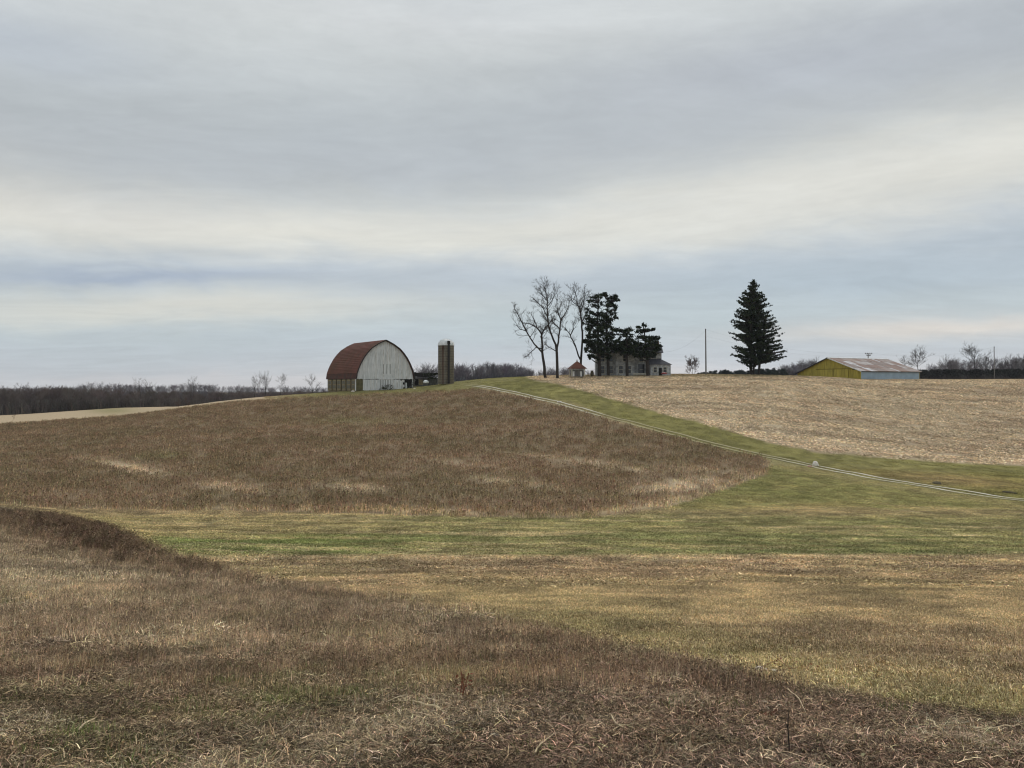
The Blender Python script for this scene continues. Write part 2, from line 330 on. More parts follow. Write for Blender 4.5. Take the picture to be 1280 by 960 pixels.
# ------------------------------------------------------------------ mesh helpers
C = S.collection
def tag(o, label=None, cat=None, group=None, kind=None):
    if label: o['label'] = label
    if cat: o['category'] = cat
    if group: o['group'] = group
    if kind: o['kind'] = kind
    return o
def thing(name, label, cat, loc=(0, 0, 0), rz=0, group=None):
    o = bpy.data.objects.new(name, None); C.objects.link(o); o.location = loc; o.rotation_euler = (0, 0, rz); o.empty_display_size = .5
    return tag(o, label, cat, group)
class MB:
    def __init__(s): s.v = []; s.f = []; s.mi = []; s.c = []
    def box(s, x0, x1, y0, y1, z0, z1, mi=0):
        k = len(s.v)
        s.v += [(x0,y0,z0),(x1,y0,z0),(x1,y1,z0),(x0,y1,z0),(x0,y0,z1),(x1,y0,z1),(x1,y1,z1),(x0,y1,z1)]
        for f in ((3,2,1,0),(4,5,6,7),(0,1,5,4),(1,2,6,5),(2,3,7,6),(3,0,4,7)): s.f.append(tuple(k+i for i in f)); s.mi.append(mi)
        return s
    def poly(s, pts, mi=0):
        k = len(s.v); s.v += [tuple(p) for p in pts]; s.f.append(tuple(range(k, k+len(pts)))); s.mi.append(mi); return s
    def prism(s, pts, axis, a, b, mi=0):
        """2-D outline pts extruded from a to b along axis ('x' or 'y'); outline is in the other two coordinates"""
        k = len(s.v); n = len(pts)
        for t in (a, b):
            for p in pts: s.v.append((t, p[0], p[1]) if axis == 'x' else ((p[0], t, p[1]) if axis == 'y' else (p[0], p[1], t)))
        for i in range(n): j = (i+1) % n; s.f.append((k+i, k+j, k+n+j, k+n+i)); s.mi.append(mi)
        s.f.append(tuple(k+i for i in range(n))[::-1]); s.f.append(tuple(k+n+i for i in range(n))); s.mi += [mi, mi]; return s
    def tube(s, pts, rad, sides=5, mi=0, cap=True):
        k0 = len(s.v); pts = [Vector(p) for p in pts]; n = len(pts)
        for i, p in enumerate(pts):
            t = (pts[min(i+1, n-1)] - pts[max(i-1, 0)])
            if t.length < 1e-9: t = Vector((0, 0, 1))
            t.normalize(); a = t.cross(Vector((.31, .95, .05)));
            if a.length < .05: a = t.cross(Vector((1, 0, 0)))
            a.normalize(); b = t.cross(a); r = rad[i] if not isinstance(rad, (int, float)) else rad
            for q in range(sides):
                an = 6.28318 * q / sides; w = p + (a * math.cos(an) + b * math.sin(an)) * r; s.v.append((w.x, w.y, w.z))
        for i in range(n - 1):
            for q in range(sides):
                q2 = (q+1) % sides; a = k0 + i*sides; s.f.append((a+q, a+q2, a+sides+q2, a+sides+q)); s.mi.append(mi)
        if cap:
            s.f.append(tuple(k0 + q for q in range(sides))[::-1]); s.f.append(tuple(k0 + (n-1)*sides + q for q in range(sides))); s.mi += [mi, mi]
        return s
    def build(s, name, mats, parent=None, smoothf=False, link=True):
        me = bpy.data.meshes.new(name); me.from_pydata(s.v, [], s.f)
        if not isinstance(mats, (list, tuple)): mats = [mats]
        for m in mats: me.materials.append(m)
        if len(mats) > 1: me.polygons.foreach_set('material_index', s.mi)
        if smoothf: me.polygons.foreach_set('use_smooth', [True]*len(me.polygons))
        me.update()
        o = bpy.data.objects.new(name, me)
        if link: C.objects.link(o)
        if parent: o.parent = parent
        return o
def npmesh(name, V, quads=None, tris=None, mat=None, colattr=None, link=True, smoothf=False):
    me = bpy.data.meshes.new(name); nq = 0 if quads is None else len(quads); ntt = 0 if tris is None else len(tris)
    me.vertices.add(len(V)); me.vertices.foreach_set('co', np.asarray(V, np.float32).ravel())
    loops = np.concatenate([a.ravel() for a in (quads, tris) if a is not None and len(a)]).astype(np.int32)
    me.loops.add(len(loops)); me.loops.foreach_set('vertex_index', loops)
    me.polygons.add(nq + ntt); st = np.concatenate([np.arange(nq) * 4, nq * 4 + np.arange(ntt) * 3]).astype(np.int32)
    me.polygons.foreach_set('loop_start', st)
    me.update(calc_edges=True); me.validate()
    if colattr:
        for k, v in colattr.items():
            a = me.attributes.new(k, 'FLOAT_VECTOR', 'POINT'); a.data.foreach_set('vector', np.asarray(v, np.float32).ravel())
    if mat: me.materials.append(mat)
    if smoothf: me.polygons.foreach_set('use_smooth', np.ones(nq + ntt, bool))
    o = bpy.data.objects.new(name, me)
    if link: C.objects.link(o)
    return o

# ------------------------------------------------------------------ the ground sheet
def build_ground():
    th = np.concatenate([np.linspace(-180, -60, 13)[:-1], np.linspace(-60, -40, 15)[:-1], np.linspace(-40, 40, 640), np.linspace(40, 60, 15)[1:], np.linspace(60, 180, 13)[1:-1]])
    rr = np.concatenate([np.exp(np.linspace(math.log(.5), math.log(320), 430)), np.exp(np.linspace(math.log(330), math.log(2500), 40))])
    T, Rr = np.meshgrid(np.radians(th), rr); X = (Rr * np.sin(T)).ravel(); Y = (Rr * np.cos(T)).ravel()
    Z = gz(X, Y); nc = len(th); nr = len(rr)
    col, m = zone(X, Y); col = col * (1 - .45 * m['fg'])[:, None]      # bare soil between the weeds is darker than the litter
    V = np.stack([X, Y, Z], 1)
    i = np.arange(nr - 1)[:, None] * nc; j = np.arange(nc)[None, :]; j2 = (j + 1) % nc
    q = np.stack([i + j, i + j2, i + nc + j2, i + nc + j], 2).reshape(-1, 4)[:, ::-1]
    V = np.vstack([V, [[0, 0, -1.5]]]); col = np.vstack([col, col[:1]]); c = len(V) - 1
    tr = np.stack([np.full(nc, c), np.arange(nc), (np.arange(nc) + 1) % nc], 1)[:, ::-1]
    mt = material('ground_cover', attr='col', rough=1, noise=(6.0, .5, .6), noise2=(1.1, 1.35, .6, (1, 1, 1)), bump=.6, spec=.1)
    o = npmesh('ground', V, q, tr, mt, dict(col=col), smoothf=True)
    tag(o, kind='structure'); return o
build_ground()
PLANT = material('dry_plant', inst=True, rough=.9, spec=.15)

# ------------------------------------------------------------------ scattering plants (stuff)
def blades(rng, n, rad, h, w, lean=.5, tint=(.7, 1.3), flat=0, hue=.06, pw=1.9, curl=.35):
    """n blades in a disc: upright (flat=0) or lying (flat=1)"""
    r = rad * np.sqrt(rng.random(n)); a = rng.random(n) * 6.2832
    B = np.stack([r * np.cos(a), r * np.sin(a), np.zeros(n)], 1)
    hh = rng.uniform(h[0], h[1], n); ph = rng.random(n) * 6.2832; ww = rng.uniform(w[0], w[1], n)
    D = np.stack([np.cos(ph), np.sin(ph), np.zeros(n)], 1); Wd = np.stack([-np.sin(ph), np.cos(ph), np.zeros(n)], 1)
    if flat:
        e = rng.uniform(-.08, .35, n); B[:, 2] = rng.uniform(0, flat, n)
        mid = B + D * (hh * .5)[:, None]; mid[:, 2] += hh * .5 * np.maximum(e, 0) + .01 * rng.random(n)
        ph2 = ph + rng.normal(0, curl, n); D2 = np.stack([np.cos(ph2), np.sin(ph2), e * .6 - .05], 1)
        tip = mid + D2 * (hh * .5)[:, None]; tip[:, 2] = np.maximum(tip[:, 2], .004)
        up = rng.normal(0, .35, n); Wd[:, 2] = up
    else:
        ln = np.abs(rng.normal(0, lean, n)); mid = B + D * (hh * ln * .3)[:, None]; mid[:, 2] += hh * .55
        tip = B + D * (hh * ln)[:, None]; tip[:, 2] += hh * (1 - .3 * np.minimum(ln, 1.6) ** 2 * .6)
    V = np.stack([B - Wd * ww[:, None] / 2, B + Wd * ww[:, None] / 2, mid + Wd * ww[:, None] * .42, mid - Wd * ww[:, None] * .42, tip], 1)
    tn = (tint[0] + (tint[1] * 1.35 - tint[0]) * rng.random(n) ** pw)[:, None] * (1 + rng.normal(0, hue, (n, 3)))
    T = np.repeat(np.clip(tn, .05, 4)[:, None, :], 5, 1)
    k = np.arange(n)[:, None] * 5
    return V.reshape(-1, 3), T.reshape(-1, 3), k + np.array([[0, 1, 2, 3]]), k + np.array([[3, 2, 4]])
def join(*parts):
    V = []; T = []; Q = []; Tr = []; k = 0
    for v, t, q, r in parts: V.append(v); T.append(t); Q.append(q + k); Tr.append(r + k); k += len(v)
    return np.vstack(V), np.vstack(T), np.vstack(Q), np.vstack(Tr)
def leaves(rng, n, rad, size, z=(0, .03), tint=(.6, 1.6), tilt=.5):
    r = rad * np.sqrt(rng.random(n)); a = rng.random(n) * 6.2832
    c = np.stack([r * np.cos(a), r * np.sin(a), rng.uniform(z[0], z[1], n)], 1)
    ph = rng.random(n) * 6.2832; u = np.stack([np.cos(ph), np.sin(ph), rng.normal(0, tilt, n)], 1); v = np.stack([-np.sin(ph), np.cos(ph), rng.normal(0, tilt, n)], 1)
    s = rng.uniform(size[0], size[1], n)[:, None]
    V = np.stack([c - u * s, c - v * s * .45, c + v * s * .5, c + u * s, c + u * s * .9], 1)
    tn = rng.uniform(tint[0], tint[1], n)[:, None] * (1 + rng.normal(0, .08, (n, 3)))
    k = np.arange(n)[:, None] * 5
    return V.reshape(-1, 3), np.repeat(np.clip(tn, .05, 4)[:, None, :], 5, 1).reshape(-1, 3), k + np.array([[0, 1, 3, 2]]), k + np.array([[1, 4, 3]])
def stalks(rng, n, rad, h, w, twigs=5, tint=(.6, 1.3), head=0, lean=.15):
    """dead forbs: a stem, side twigs and small seed heads"""
    parts = []
    for i in range(n):
        r = rad * math.sqrt(rng.random()); a = rng.random() * 6.28; base = np.array([r * math.cos(a), r * math.sin(a), 0])
        hh = rng.uniform(*h); la = rng.random() * 6.28; ll = abs(rng.normal(0, lean)); top = base + np.array([math.cos(la) * ll * hh, math.sin(la) * ll * hh, hh])
        segs = [(base, top, rng.uniform(*w))]
        for t in range(twigs):
            f = rng.uniform(.35, .95); p = base + (top - base) * f; q = rng.random() * 6.28; l2 = hh * rng.uniform(.12, .3)
            segs.append((p, p + np.array([math.cos(q) * l2 * .6, math.sin(q) * l2 * .6, l2 * .8]), w[0] * .7))
        tt = rng.uniform(*tint) * (1 + rng.normal(0, .06, 3))
        for p, q, ww in segs:
            ph = rng.random() * 6.28; wd = np.array([math.cos(ph), math.sin(ph), 0]) * ww / 2
            V = np.array([p - wd, p + wd, (p + q) / 2 + wd * .8, (p + q) / 2 - wd * .8, q]); parts.append((V, np.tile(tt, (5, 1)), np.array([[0, 1, 2, 3]]), np.array([[3, 2, 4]])))
            if head:
                hs = head * rng.uniform(.6, 1.4)
                for z in range(3):
                    o = q + rng.normal(0, hs * .7, 3); d1 = rng.normal(0, hs, 3); d2 = rng.normal(0, hs, 3)
                    V = np.array([o - d1, o - d2, o + d1, o + d2, o + d1 * 1.3]); parts.append((V, np.tile(tt * .75, (5, 1)), np.array([[0, 1, 2, 3]]), np.array([[1, 4, 2]])))
    return join(*parts)
def variant(name, data, mat=PLANT):
    return npmesh(name, data[0], data[2], data[3], mat, dict(tint=data[1]), link=False)
def scatter(name, variants, X, Y, col, scl, rng, align=True, zoff=0.0, parent=None, Z=None, sclz=None):
    n = len(X); Zz = gz(X, Y) if Z is None else Z
    if align:
        e = .3; nx = -(gz(X + e, Y) - gz(X - e, Y)) / (2*e); ny = -(gz(X, Y + e) - gz(X, Y - e)) / (2*e)
    else: nx = np.zeros(n); ny = np.zeros(n)
    nn = np.stack([nx, ny, np.ones(n)], 1); nn /= np.linalg.norm(nn, axis=1)[:, None]
    a = rng.random(n) * 6.2832; t1 = np.stack([np.cos(a), np.sin(a), np.zeros(n)], 1)
    t1 -= nn * (t1 * nn).sum(1)[:, None]; t1 /= np.linalg.norm(t1, axis=1)[:, None]; t2 = np.cross(nn, t1)
    ey = -np.arcsin(np.clip(t1[:, 2], -1, 1)); ex = np.arctan2(t2[:, 2], nn[:, 2]); ez = np.arctan2(t1[:, 1], t1[:, 0])
    me = bpy.data.meshes.new(name); me.vertices.add(n); me.vertices.foreach_set('co', np.stack([X, Y, Zz + zoff], 1).astype(np.float32).ravel())
    def at(k, ty, data, f):
        q = me.attributes.new(k, ty, 'POINT'); q.data.foreach_set(f, data)
    at('rot', 'FLOAT_VECTOR', np.stack([ex, ey, ez], 1).astype(np.float32).ravel(), 'vector')
    sz = scl if sclz is None else sclz
    at('scl', 'FLOAT_VECTOR', np.stack([scl, scl, sz], 1).astype(np.float32).ravel(), 'vector')
    at('col', 'FLOAT_VECTOR', np.asarray(col, np.float32).ravel(), 'vector')
    at('idx', 'INT', rng.integers(0, len(variants), n).astype(np.int32), 'value')
    o = bpy.data.objects.new(name, me); C.objects.link(o)
    cl = bpy.data.collections.new(name + '_kinds')
    for v in variants: cl.objects.link(v)
    g = bpy.data.node_groups.new(name, 'GeometryNodeTree')
    g.interface.new_socket('Geometry', in_out='INPUT', socket_type='NodeSocketGeometry'); g.interface.new_socket('Geometry', in_out='OUTPUT', socket_type='NodeSocketGeometry')
    gi = g.nodes.new('NodeGroupInput'); go = g.nodes.new('NodeGroupOutput'); ip_ = g.nodes.new('GeometryNodeInstanceOnPoints')
    ci = g.nodes.new('GeometryNodeCollectionInfo'); ci.inputs['Collection'].default_value = cl; ci.inputs['Separate Children'].default_value = True; ci.inputs['Reset Children'].default_value = True
    ip_.inputs['Pick Instance'].default_value = True
    def na(k, ty):
        q = g.nodes.new('GeometryNodeInputNamedAttribute'); q.data_type = ty; q.inputs['Name'].default_value = k; return q.outputs['Attribute']
    g.links.new(gi.outputs[0], ip_.inputs['Points']); g.links.new(ci.outputs[0], ip_.inputs['Instance'])
    g.links.new(na('idx', 'INT'), ip_.inputs['Instance Index']); g.links.new(na('rot', 'FLOAT_VECTOR'), ip_.inputs['Rotation']); g.links.new(na('scl', 'FLOAT_VECTOR'), ip_.inputs['Scale'])
    g.links.new(ip_.outputs[0], go.inputs[0])
    md = o.modifiers.new('scatter', 'NODES'); md.node_group = g
    if parent: o.parent = parent
    tag(o, kind='stuff')
    return o
def wedge(rng, n, d0, d1, pw=0.0, pad=90):
    """n random points between depths d0 and d1 inside the view wedge (uniform in area when pw=0)"""
    u = rng.random(n); d = np.sqrt(d0*d0 + (d1*d1 - d0*d0) * u) if pw == 0 else np.exp(np.log(d0) + (np.log(d1) - np.log(d0)) * u)
    px = rng.uniform(-pad, 1280 + pad, n); return (px - 640) / F * d, d
def visible(X, Y, extra=1.0):
    """drop points whose top lies behind the crest"""
    return np.ones(len(X), bool)

def grow():
    rng = np.random.default_rng(7)
    # ---- foreground litter of dead stems
    lit = [variant('litter', join(blades(rng, 300, .3, (.015, .075), (.0014, .0034), flat=.04, tint=(.2, 3.6), hue=.06, pw=3.2, curl=.12),
                                  blades(rng, 34, .3, (.015, .06), (.0014, .0032), lean=1.2, tint=(.3, 2.6), hue=.06, pw=2.5),
                                  blades(rng, 4, .3, (.06, .15), (.0018, .003), flat=.05, tint=(.9, 2.6), hue=.04, curl=.12),
                                  leaves(rng, 110, .3, (.004, .012), (0, .03), (.2, 1.9)))) for i in range(10)]
    X, Y = wedge(rng, 26000, 2.6, 13); c, m = zone(X, Y); k = (m['fg'] > rng.random(len(X)) * .9 + .05); X, Y, c = X[k], Y[k], c[k]
    keep = rng.random(len(X)) < np.clip(9 / Y, .35, 1); X, Y, c = X[keep], Y[keep], c[keep]
    c = c * 1.36 * rng.uniform(.45, 1.5, (len(X), 1)) * (1 + rng.normal(0, .05, (len(X), 3)))
    o = scatter('dead_stem_litter', lit, X, Y, c, rng.uniform(.8, 1.25, len(X)), rng); tag(o, 'matted grey-brown dead stems and leaf scraps covering the near ground', 'plant litter')
    lit2 = [variant('litter_coarse', join(blades(rng, 130, .6, (.05, .22), (.005, .011), flat=.05, tint=(.4, 1.8), hue=.06),
                                   blades(rng, 80, .6, (.05, .16), (.005, .01), lean=.6, tint=(.5, 1.8)))) for i in range(6)]
    X, Y = wedge(rng, 9000, 9, 42, pad=60); c, m = zone(X, Y); k = (m['fg'] > rng.random(len(X))); X, Y, c = X[k], Y[k], c[k]
    c = c * 1.8 * rng.uniform(.7, 1.35, (len(X), 1))
    o = scatter('coarse_litter', lit2, X, Y, c, rng.uniform(.8, 1.3, len(X)), rng); tag(o, 'coarse dead grass and stems on the bank beyond the near litter', 'plant litter')
    # ---- upright dry stems in the foreground
    st = [variant('dry_stem_clump', join(stalks(rng, 8, .22, (.05, .17), (.0025, .004), 3, (.6, 1.4), .003, .3),
                                         blades(rng, 60, .22, (.04, .15), (.002, .0045), lean=.4, tint=(.6, 1.8)))) for i in range(8)]
    X, Y = wedge(rng, 15000, 3, 17); c, m = zone(X, Y)
    n = fbm(X * .8, Y * .8, 3, 90); dens = m['fg'] * (smooth(.42, .62, n) * .5 + .08 + .8 * blobm(m['px'], m['y'], 560, 830, 200, 34) + .7 * blobm(m['px'], m['y'], 300, 770, 160, 30) + .5 * blobm(m['px'], m['y'], 60, 780, 120, 30)) * (1 - .8 * blobm(m['px'], m['y'], 385, 885, 120, 22))
    dens *= smooth(900, 840, m['y']) * .93 + .07
    k = rng.random(len(X)) < dens; X, Y, c = X[k], Y[k], c[k]; c = c * 2.3 * rng.uniform(.55, 1.35, (len(X), 1)) * np.array([1, .97, .98])
    o = scatter('dry_stems', st, X, Y, c, rng.uniform(.6, 1.25, len(X)), rng); tag(o, 'thin upright brown weed stems standing in the near weeds', 'weeds')
    # ---- the bank of taller dark weeds on the left
    wd = [variant('dark_weed', join(stalks(rng, 9, .35, (.25, .6), (.010, .016), 6, (.55, 1.25), .011, .15),
                                    blades(rng, 30, .4, (.1, .35), (.008, .016), lean=.4, tint=(.6, 1.4)))) for i in range(7)]
    X, Y = wedge(rng, 26000, 11, 46, pad=120); c, m = zone(X, Y); b1 = ip(B1, m['px'])
    nn = smooth(.3, .6, fbm(X * .5, Y * .5, 3, 12))
    dens = m['fg'] * (np.exp(-((m['y'] - b1 - 10) / 15) ** 2) * smooth(300, 170, m['px']) * (.35 + .65 * nn) + .9 * np.exp(-((m['y'] - b1 - 8) / 10) ** 2) * smooth(680, 420, m['px']) * nn * .5 + .10 * nn * smooth(13, 18, Y) + m['dark'] * .8) * smooth(12, 15, Y)
    k = rng.random(len(X)) < dens * .62; X, Y, c, hgt = X[k], Y[k], c[k], (.34 + .6 * np.clip(m['dark'], 0, 1) + .1 * nn * smooth(500, 300, m['px']))[k]
    c = c * (2.7 - .8 * np.clip(m['dark'][k] * 1.5, 0, 1))[:, None] * rng.uniform(.5, 1.4, (len(X), 1)) * np.array([1.0, .98, .97])
    o = scatter('dark_weeds', wd, X, Y, c, hgt * rng.uniform(.55, 1.25, len(X)), rng); tag(o, 'band of taller dark reddish-brown weeds along the bank at left', 'weeds')
    # ---- green tufts in the foreground
    gt = [variant('green_tuft', blades(rng, 60, .12, (.03, .09), (.003, .006), lean=.6, tint=(.7, 1.5))) for i in range(4)]
    X, Y = wedge(rng, 26000, 2.8, 14); c, m = zone(X, Y); k = rng.random(len(X)) < m['fg'] * np.clip(m['green'] * .8 + .015, 0, 1); X, Y = X[k], Y[k]
    c = np.array(A(90, 94, 58)) * 1.15 * rng.uniform(.6, 1.25, (len(X), 1))
    o = scatter('green_grass_tufts', gt, X, Y, c, rng.uniform(.6, 1.3, len(X)), rng); tag(o, 'small green grass tufts growing through the brown litter', 'grass')
    sw = [variant('straw_tuft', join(blades(rng, 90, .16, (.04, .12), (.002, .0045), lean=1.1, tint=(.8, 1.6)), blades(rng, 40, .2, (.05, .16), (.002, .004), flat=.06, tint=(.9, 1.7)))) for i in range(4)]
    X, Y = wedge(rng, 14000, 3, 22); c, m = zone(X, Y); k = rng.random(len(X)) < m['fg'] * np.clip(m['straw'] * .75 + .004, 0, 1); X, Y = X[k], Y[k]
    c = np.array(A(132, 121, 100)) * 1.25 * rng.uniform(.75, 1.2, (len(X), 1))
    o = scatter('straw_tufts', sw, X, Y, c, rng.uniform(.6, 1.2, len(X)), rng); tag(o, 'bleached straw-coloured grass tufts lying over in the near weeds', 'grass')
    # ---- mown grass, near and farther
    g1 = [variant('mown_tuft', join(blades(rng, 130, .26, (.015, .05), (.003, .006), lean=1.0, tint=(.55, 1.6), hue=.07), blades(rng, 60, .26, (.02, .07), (.003, .006), flat=.02, tint=(.6, 1.8), hue=.06))) for i in range(6)]
    X, Y = wedge(rng, 30000, 4, 24, pad=60); c, m = zone(X, Y); k = (m['fg'] < .6) & (rng.random(len(X)) < .8); X, Y, c = X[k], Y[k], c[k]
    c = c * rng.uniform(.7, 1.35, (len(X), 1)) * 1.4
    o = scatter('mown_grass', g1, X, Y, c, rng.uniform(.8, 1.3, len(X)), rng); tag(o, 'short tan and olive mown grass beyond the weeds', 'grass')
    g2 = [variant('swale_tuft', join(blades(rng, 45, .45, (.02, .07), (.012, .024), lean=1.1, tint=(.6, 1.6), hue=.06), blades(rng, 30, .45, (.05, .16), (.012, .022), flat=.03, tint=(.6, 1.7), hue=.06))) for i in range(6)]
    X, Y = wedge(rng, 42000, 18, 90, pad=60); c, m = zone(X, Y); k = (m['fg'] < .5) & (m['br'] < .5); X, Y, c = X[k], Y[k], c[k]
    c = c * rng.uniform(.65, 1.4, (len(X), 1)) * 1.4
    o = scatter('swale_grass', g2, X, Y, c, rng.uniform(.8, 1.3, len(X)), rng); tag(o, 'green and tan grass lying in the swale', 'grass')
    g3 = [variant('verge_tuft', blades(rng, 60, .9, (.03, .1), (.03, .05), lean=1.0, tint=(.65, 1.5), hue=.05)) for i in range(5)]
    X, Y = wedge(rng, 18000, 60, 215, pad=40); c, m = zone(X, Y)
    k = (m['br'] < .4) & (m['rf'] < .4) & (m['pl'] < .5) & ~((np.abs(m['y'] - ip(DRIVE, m['px'])) < 1.6) & (m['px'] > 580)); X, Y, c = X[k], Y[k], c[k]
    c = c * rng.uniform(.75, 1.3, (len(X), 1)) * 1.3
    o = scatter('verge_grass', g3, X, Y, c, rng.uniform(.6, 1.1, len(X)), rng); tag(o, 'short green grass either side of the farm drive', 'grass')
    # ---- the brown weed field on the hill
    w1 = [variant('field_weed', join(stalks(rng, 7, .7, (.2, .5), (.02, .035), 3, (.5, 1.4), .02, .12),
                                     blades(rng, 22, .8, (.08, .34), (.02, .04), lean=.4, tint=(.6, 1.8)))) for i in range(7)]
    X, Y = wedge(rng, 52000, 50, 205, pad=60); c, m = zone(X, Y)
    k = (m['br'] > rng.random(len(X)) * .8 + .1); X, Y, c, pl = X[k], Y[k], c[k], m['pale'][k]
    c = c * 1.95 * rng.uniform(.76, 1.24, (len(X), 1)) * (1 + rng.normal(0, .035, (len(X), 3)))
    o = scatter('field_weeds', w1, X, Y, c, rng.uniform(.5, 1.2, len(X)) * (1 - .25 * pl), rng); tag(o, 'brown dead weeds covering the hillside field below the barn', 'weeds')
    # ---- corn stubble on the right, and far left
    s1 = [variant('stubble', join(blades(rng, 40, 1.4, (.06, .22), (.04, .08), lean=.25, tint=(.7, 1.7), hue=.04),
                                  blades(rng, 60, 1.4, (.2, .6), (.05, .1), flat=.08, tint=(.6, 1.7), hue=.04))) for i in range(6)]
    X, Y = wedge(rng, 26000, 90, 240, pad=40); c, m = zone(X, Y); k = (m['rf'] > .5); X, Y, c = X[k], Y[k], c[k]
    c = c * 1.25 * rng.uniform(.75, 1.25, (len(X), 1))
    o = scatter('corn_stubble', s1, X, Y, c, rng.uniform(.7, 1.15, len(X)), rng); tag(o, 'pale corn stubble and residue in the field on the right', 'stubble')
grow()

# ------------------------------------------------------------------ the drive: two worn wheel tracks
def build_drive():
    pts = [G(px, y, 60, 260) for px, y in DRIVE[1:]]
    pts = [pts[0] + (pts[0] - pts[1]).normalized() * 6] + pts
    dense = []
    for a, b in zip(pts, pts[1:]):
        n = max(2, int((b - a).length / 1.0))
        for i in range(n): dense.append(a.lerp(b, i / n))
    D = np.array([(p.x, p.y) for p in dense]); 
    for _ in range(12): D[1:-1] = (D[:-2] + D[1:-1] * 2 + D[2:]) / 4
    V = []; Q = []; col = []
    T = np.gradient(D, axis=0); T /= np.linalg.norm(T, axis=1)[:, None]; Nn = np.stack([-T[:, 1], T[:, 0]], 1)
    px = pix_x(D[:, 0], D[:, 1]); rg = np.random.default_rng(3)
    for s in (-.74, .74):
        k = len(V); wv = .23 + .08 * (fbm(np.arange(len(D)) * .4, np.zeros(len(D)) + s, 3, 4) - .3)
        worn = smooth(770, 730, px) * smooth(590, 605, px) + smooth(940, 1060, px) * (1.0 if s < 0 else 1.0)
        gapn = fbm(np.arange(len(D)) * .35, np.zeros(len(D)) + s * 3, 3, 14)
        for i in range(len(D)):
            for j, o in enumerate((-1, 0, 1)):
                q = D[i] + Nn[i] * (s + o * wv[i]); V.append((q[0], q[1], 0))
                base = np.array(A(172, 167, 150)) * (1.0 if j == 1 else .85); g = np.array(A(132, 124, 92)); t = float(np.clip(worn[i] * .85 + .15, 0, 1)) * float(np.clip(.35 + 1.5 * (gapn[i] - .2), .25, 1))
                col.append(g + (base - g) * t)
            if i: a = k + i * 3; Q += [(a-3, a-2, a+1, a), (a-2, a-1, a+2, a+1)]
    V = np.array(V); V[:, 2] = gz(V[:, 0], V[:, 1]) + .07
    o = npmesh('drive', V, np.array(Q), np.zeros((0, 3), int), material('drive_gravel', attr='col', rough=1, noise=(3, .75, .6), spec=.1), dict(col=np.array(col)))
    tag(o, kind='structure')
build_drive()

# ------------------------------------------------------------------ materials for things
m_boards = material('weathered_white_boards', A(176, 179, 180), .85, noise=(1.4, A(126, 129, 129), .75, (3, 3, .25)), noise2=(.5, A(192, 193, 190), .5))
m_white = material('flaking_white_paint', A(192, 193, 190), .8, noise=(2.0, A(128, 128, 122), .75, (3, 3, .4)))
m_greyb = material('bare_grey_boards', A(92, 92, 90), .9, noise=(2.0, A(44, 42, 40), .8))
m_rust = material('rust_red_roof', A(95, 58, 50), .85, noise=(.6, A(68, 48, 42), .8, (1, 1, .5)), noise2=(.22, A(76, 54, 42), .75))
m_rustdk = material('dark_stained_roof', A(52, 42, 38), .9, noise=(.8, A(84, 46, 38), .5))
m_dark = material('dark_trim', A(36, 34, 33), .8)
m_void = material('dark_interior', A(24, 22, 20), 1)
m_stone = material('block_wall', A(118, 108, 86), .95, noise=(2.2, A(84, 76, 56), .8))
m_moss = material('mossy_block_wall', A(86, 82, 58), .95, noise=(1.6, A(64, 60, 44), .8))
m_silo = material('silo_staves', A(98, 95, 89), .9, noise=(.5, A(64, 59, 52), .85, (1, 1, .35)), noise2=(2.2, A(112, 102, 80), .5))
m_silored = material('silo_rust_streak', A(82, 72, 63), .9, noise=(.7, A(58, 42, 32), .8, (1, 1, .3)))
m_dome = material('galvanised_dome', A(188, 194, 194), .6, noise=(1.2, A(150, 158, 156), .7), metallic=.0)
m_bark = material('bark', (.055, .047, .042), .95, noise=(3, .55, .7))
m_twig = material('twigs', (.1, .086, .08), .95)
m_needle = material('evergreen_needles', attr='tint', rough=.9, spec=.1)
m_siding = material('grey_house_siding', A(152, 154, 155), .85, noise=(1.6, A(92, 93, 93), .85))
m_sidingl = material('beige_gable_siding', A(168, 164, 150), .85, noise=(1.0, A(140, 138, 126), .6))
m_roofg = material('dark_shingles', A(46, 46, 50), .85, noise=(2, A(74, 76, 82), .5))
m_glass = material('dark_window_glass', A(30, 33, 38), .15, spec=.6)
m_yellow = material('mustard_yellow_steel', A(146, 134, 60), .6, noise=(.8, A(112, 102, 46), .8, (2.5, 2.5, .3)))
m_yeldk = material('yellow_seam', A(92, 84, 26), .7)
m_blue = material('blue_grey_steel', A(132, 148, 160), .55, noise=(.6, A(112, 128, 140), .6))
m_pole = material('grey_pole_wood', A(94, 92, 90), .9, noise=(3, A(60, 58, 56), .6))
m_wire = material('wire', A(110, 112, 116), .6)
m_rock = material('pale_rock', A(210, 192, 178), .95, noise=(3.5, A(150, 128, 116), .7), bump=.5)
m_stone_near = material('weathered_stone', A(186, 174, 158), .95, noise=(30, A(130, 118, 104), .7), bump=.4)
m_rockred = material('reddish_rock', A(158, 128, 116), .95, noise=(6, A(110, 86, 76), .7), bump=.5)
m_stick = material('bleached_stick', A(178, 162, 132), .9, noise=(18, A(112, 98, 78), .7))
m_redleaf = material('rust_red_leaves', A(108, 62, 46), .9, noise=(20, A(78, 50, 40), .6))
m_redthing = material('faded_red', A(96, 42, 42), .6)
m_earth = material('dark_earth', A(48, 44, 36), 1, noise=(3, A(78, 72, 50), .6))
def world(o, loc, rz): o.location = loc; o.rotation_euler = (0, 0, rz); return o

